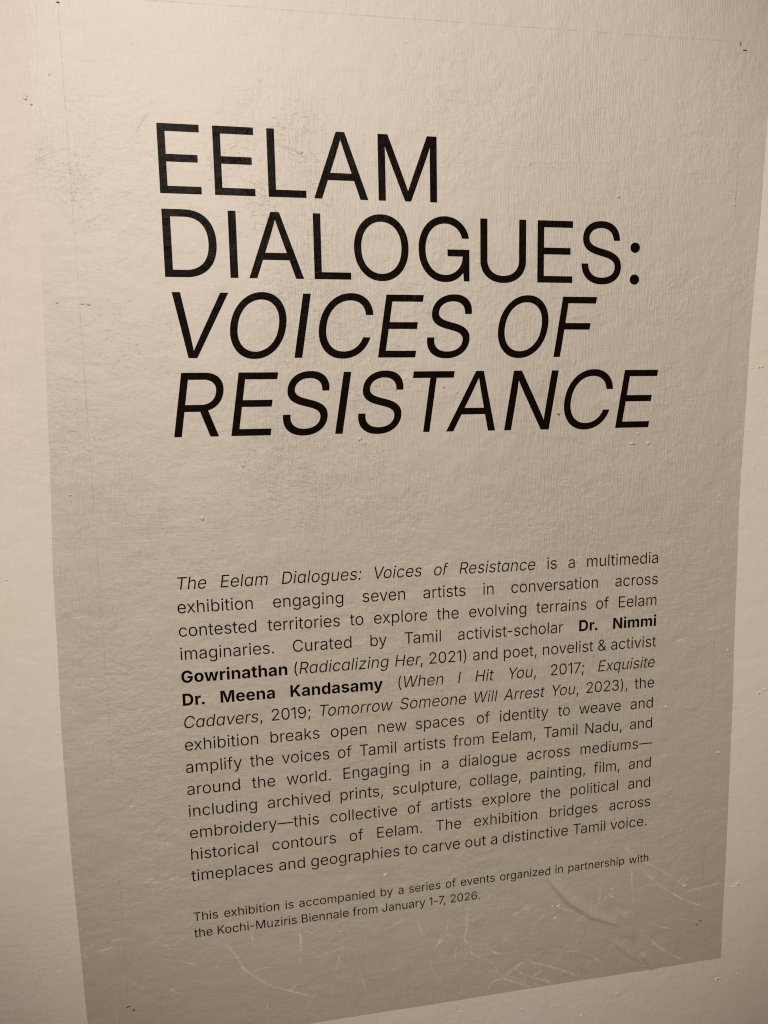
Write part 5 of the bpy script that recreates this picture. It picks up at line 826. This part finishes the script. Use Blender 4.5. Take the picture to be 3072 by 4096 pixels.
# pencilled trim lines
IX0, IX1, IY0, IY1 = -4.08, 34.16, -31.15, 25.97
def straight(a, b, bow, n=24, seed=1):
    rnd = random.Random(seed)
    return [(a[0] + (b[0] - a[0]) * t + bow[0] * math.sin(math.pi * t) + rnd.uniform(-.008, .008),
             a[1] + (b[1] - a[1]) * t + bow[1] * math.sin(math.pi * t) + rnd.uniform(-.008, .008)) for t in [i / n for i in range(n + 1)]]
for a, b, bow, wd in (((-4.0, IY0 - 0.3), (-4.15, IY1 - .4), (0.03, 0), .075), ((34.40, IY0), (34.06, IY1 - 1), (0.02, 0), .075),
                  ((IX0 + 0.6, 26.04), (IX1 - .4, IY1), (0, 0.02), .075), ((IX0, -31.0), (IX1, -31.25), (0, 0.0), .10)):
    part('trim_line', ribbon(straight(a, b, bow, seed=int(a[0] * 7) & 31), wd, FILM_H + 0.00003, False, 0.3, 0.004), PENCIL)
for a, b in (((32.6, 20.85), (34.1, 20.75)), ((22.6, 21.35), (26.2, 21.25))):
    part('trim_line', ribbon(straight(a, b, (0, 0.02), 8), 0.06, FILM_H + 0.00002, True, 0.3, 0.01), PENCIL)
# crop marks
def tick(x0, y0, x1, y1):
    w = 0.028; dx, dy = x1 - x0, y1 - y0; l = math.hypot(dx, dy); nx_, ny_ = -dy / l * w, dx / l * w
    me = bpy.data.meshes.new('crop_mark')
    me.from_pydata([P(x0 + nx_, y0 + ny_, INK_H), P(x0 - nx_, y0 - ny_, INK_H), P(x1 - nx_, y1 - ny_, INK_H), P(x1 + nx_, y1 + ny_, INK_H)], [], [(0, 1, 2, 3)])
    me.update(); return me
for t in ((34.22, -31.24, 34.22, -31.04), (34.40, -30.83, 34.62, -30.82), (-4.26, 25.69, -4.04, 25.66), (-3.84, 25.86, -3.85, 26.05),
          (33.76, 25.78, 33.76, 25.98), (33.90, 25.64, 34.10, 25.62), (-4.06, -30.60, -3.92, -30.59)):
    part('crop_mark', tick(*t), INK)

# ------------------------------------------------------------------ raised specks and little holes in the plaster
def bump_mesh(r, kind, seed, asp=1.0):
    rnd = random.Random(seed); n = 12
    if kind == 'b': prof = [(1.25, 0.0), (1.0, 0.22), (0.72, 0.62), (0.38, 0.92), (0.0, 1.0)]
    elif kind == 'h': prof = [(1.35, 0.0), (1.05, 0.45), (0.75, 0.62), (0.5, 0.25), (0.0, 0.04)]
    else: prof = [(2.0, 0.0), (1.7, 0.5), (1.2, 0.35), (0.7, 0.15), (0.0, 0.1)]
    ph = [rnd.uniform(0, 6.28) for _ in range(3)]
    vs_ = []
    for pr, ph_ in prof[:-1]:
        for k in range(n):
            a = 2 * math.pi * k / n
            q = 1 + 0.22 * math.sin(2 * a + ph[0]) + 0.14 * math.sin(3 * a + ph[1]) + rnd.uniform(-.06, .06)
            hh = ph_ * (1 + 0.35 * math.sin(a + ph[2]))
            vs_.append((pr * q * r * math.cos(a) * asp, -hh * r * 0.75, pr * q * r * math.sin(a)))
    vs_.append((0, -prof[-1][1] * r * 0.75, 0))
    fs = []
    for j in range(3):
        for k in range(n): fs.append((j * n + k, j * n + (k + 1) % n, (j + 1) * n + (k + 1) % n, (j + 1) * n + k))
    for k in range(n): fs.append((3 * n + k, 3 * n + (k + 1) % n, 4 * n))
    me = bpy.data.meshes.new('bump'); me.from_pydata(vs_, [], fs); me.update(); smooth(me)
    return me
for i, (x, y, r, kind) in enumerate(BUMPS):
    on_film = FX0 + 0.4 < x < FX1 - 0.2 and y < FY1
    me = bump_mesh(r * S * 0.85, kind, i, 1.0 + 0.5 * ((i * 37) % 10) / 10)
    nm = {'b': 'plaster_speck', 'h': 'nail_hole', 'p': 'paint_chip'}[kind]
    par = panel if on_film else wall
    o = link(nm, me, par, FILM if on_film else WALL)
    o.location = P(x, y, FILM_H if on_film else 0.0)
    if kind == 'h':
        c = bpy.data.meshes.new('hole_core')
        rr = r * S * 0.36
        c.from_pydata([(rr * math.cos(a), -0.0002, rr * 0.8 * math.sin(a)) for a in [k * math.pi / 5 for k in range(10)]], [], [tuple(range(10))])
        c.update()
        oc = link('hole_core', c, o, HOLE); oc.location = (0.0, -r * S * 0.12, 0.0)
# brown speck by the last N of the title
me = bump_mesh(0.07 * S, 'b', 99); o = part('brown_speck', me, flat_material('brown_grit', (0.20, 0.14, 0.09), 0.8)); o.location = P(23.06, -9.55, FILM_H)
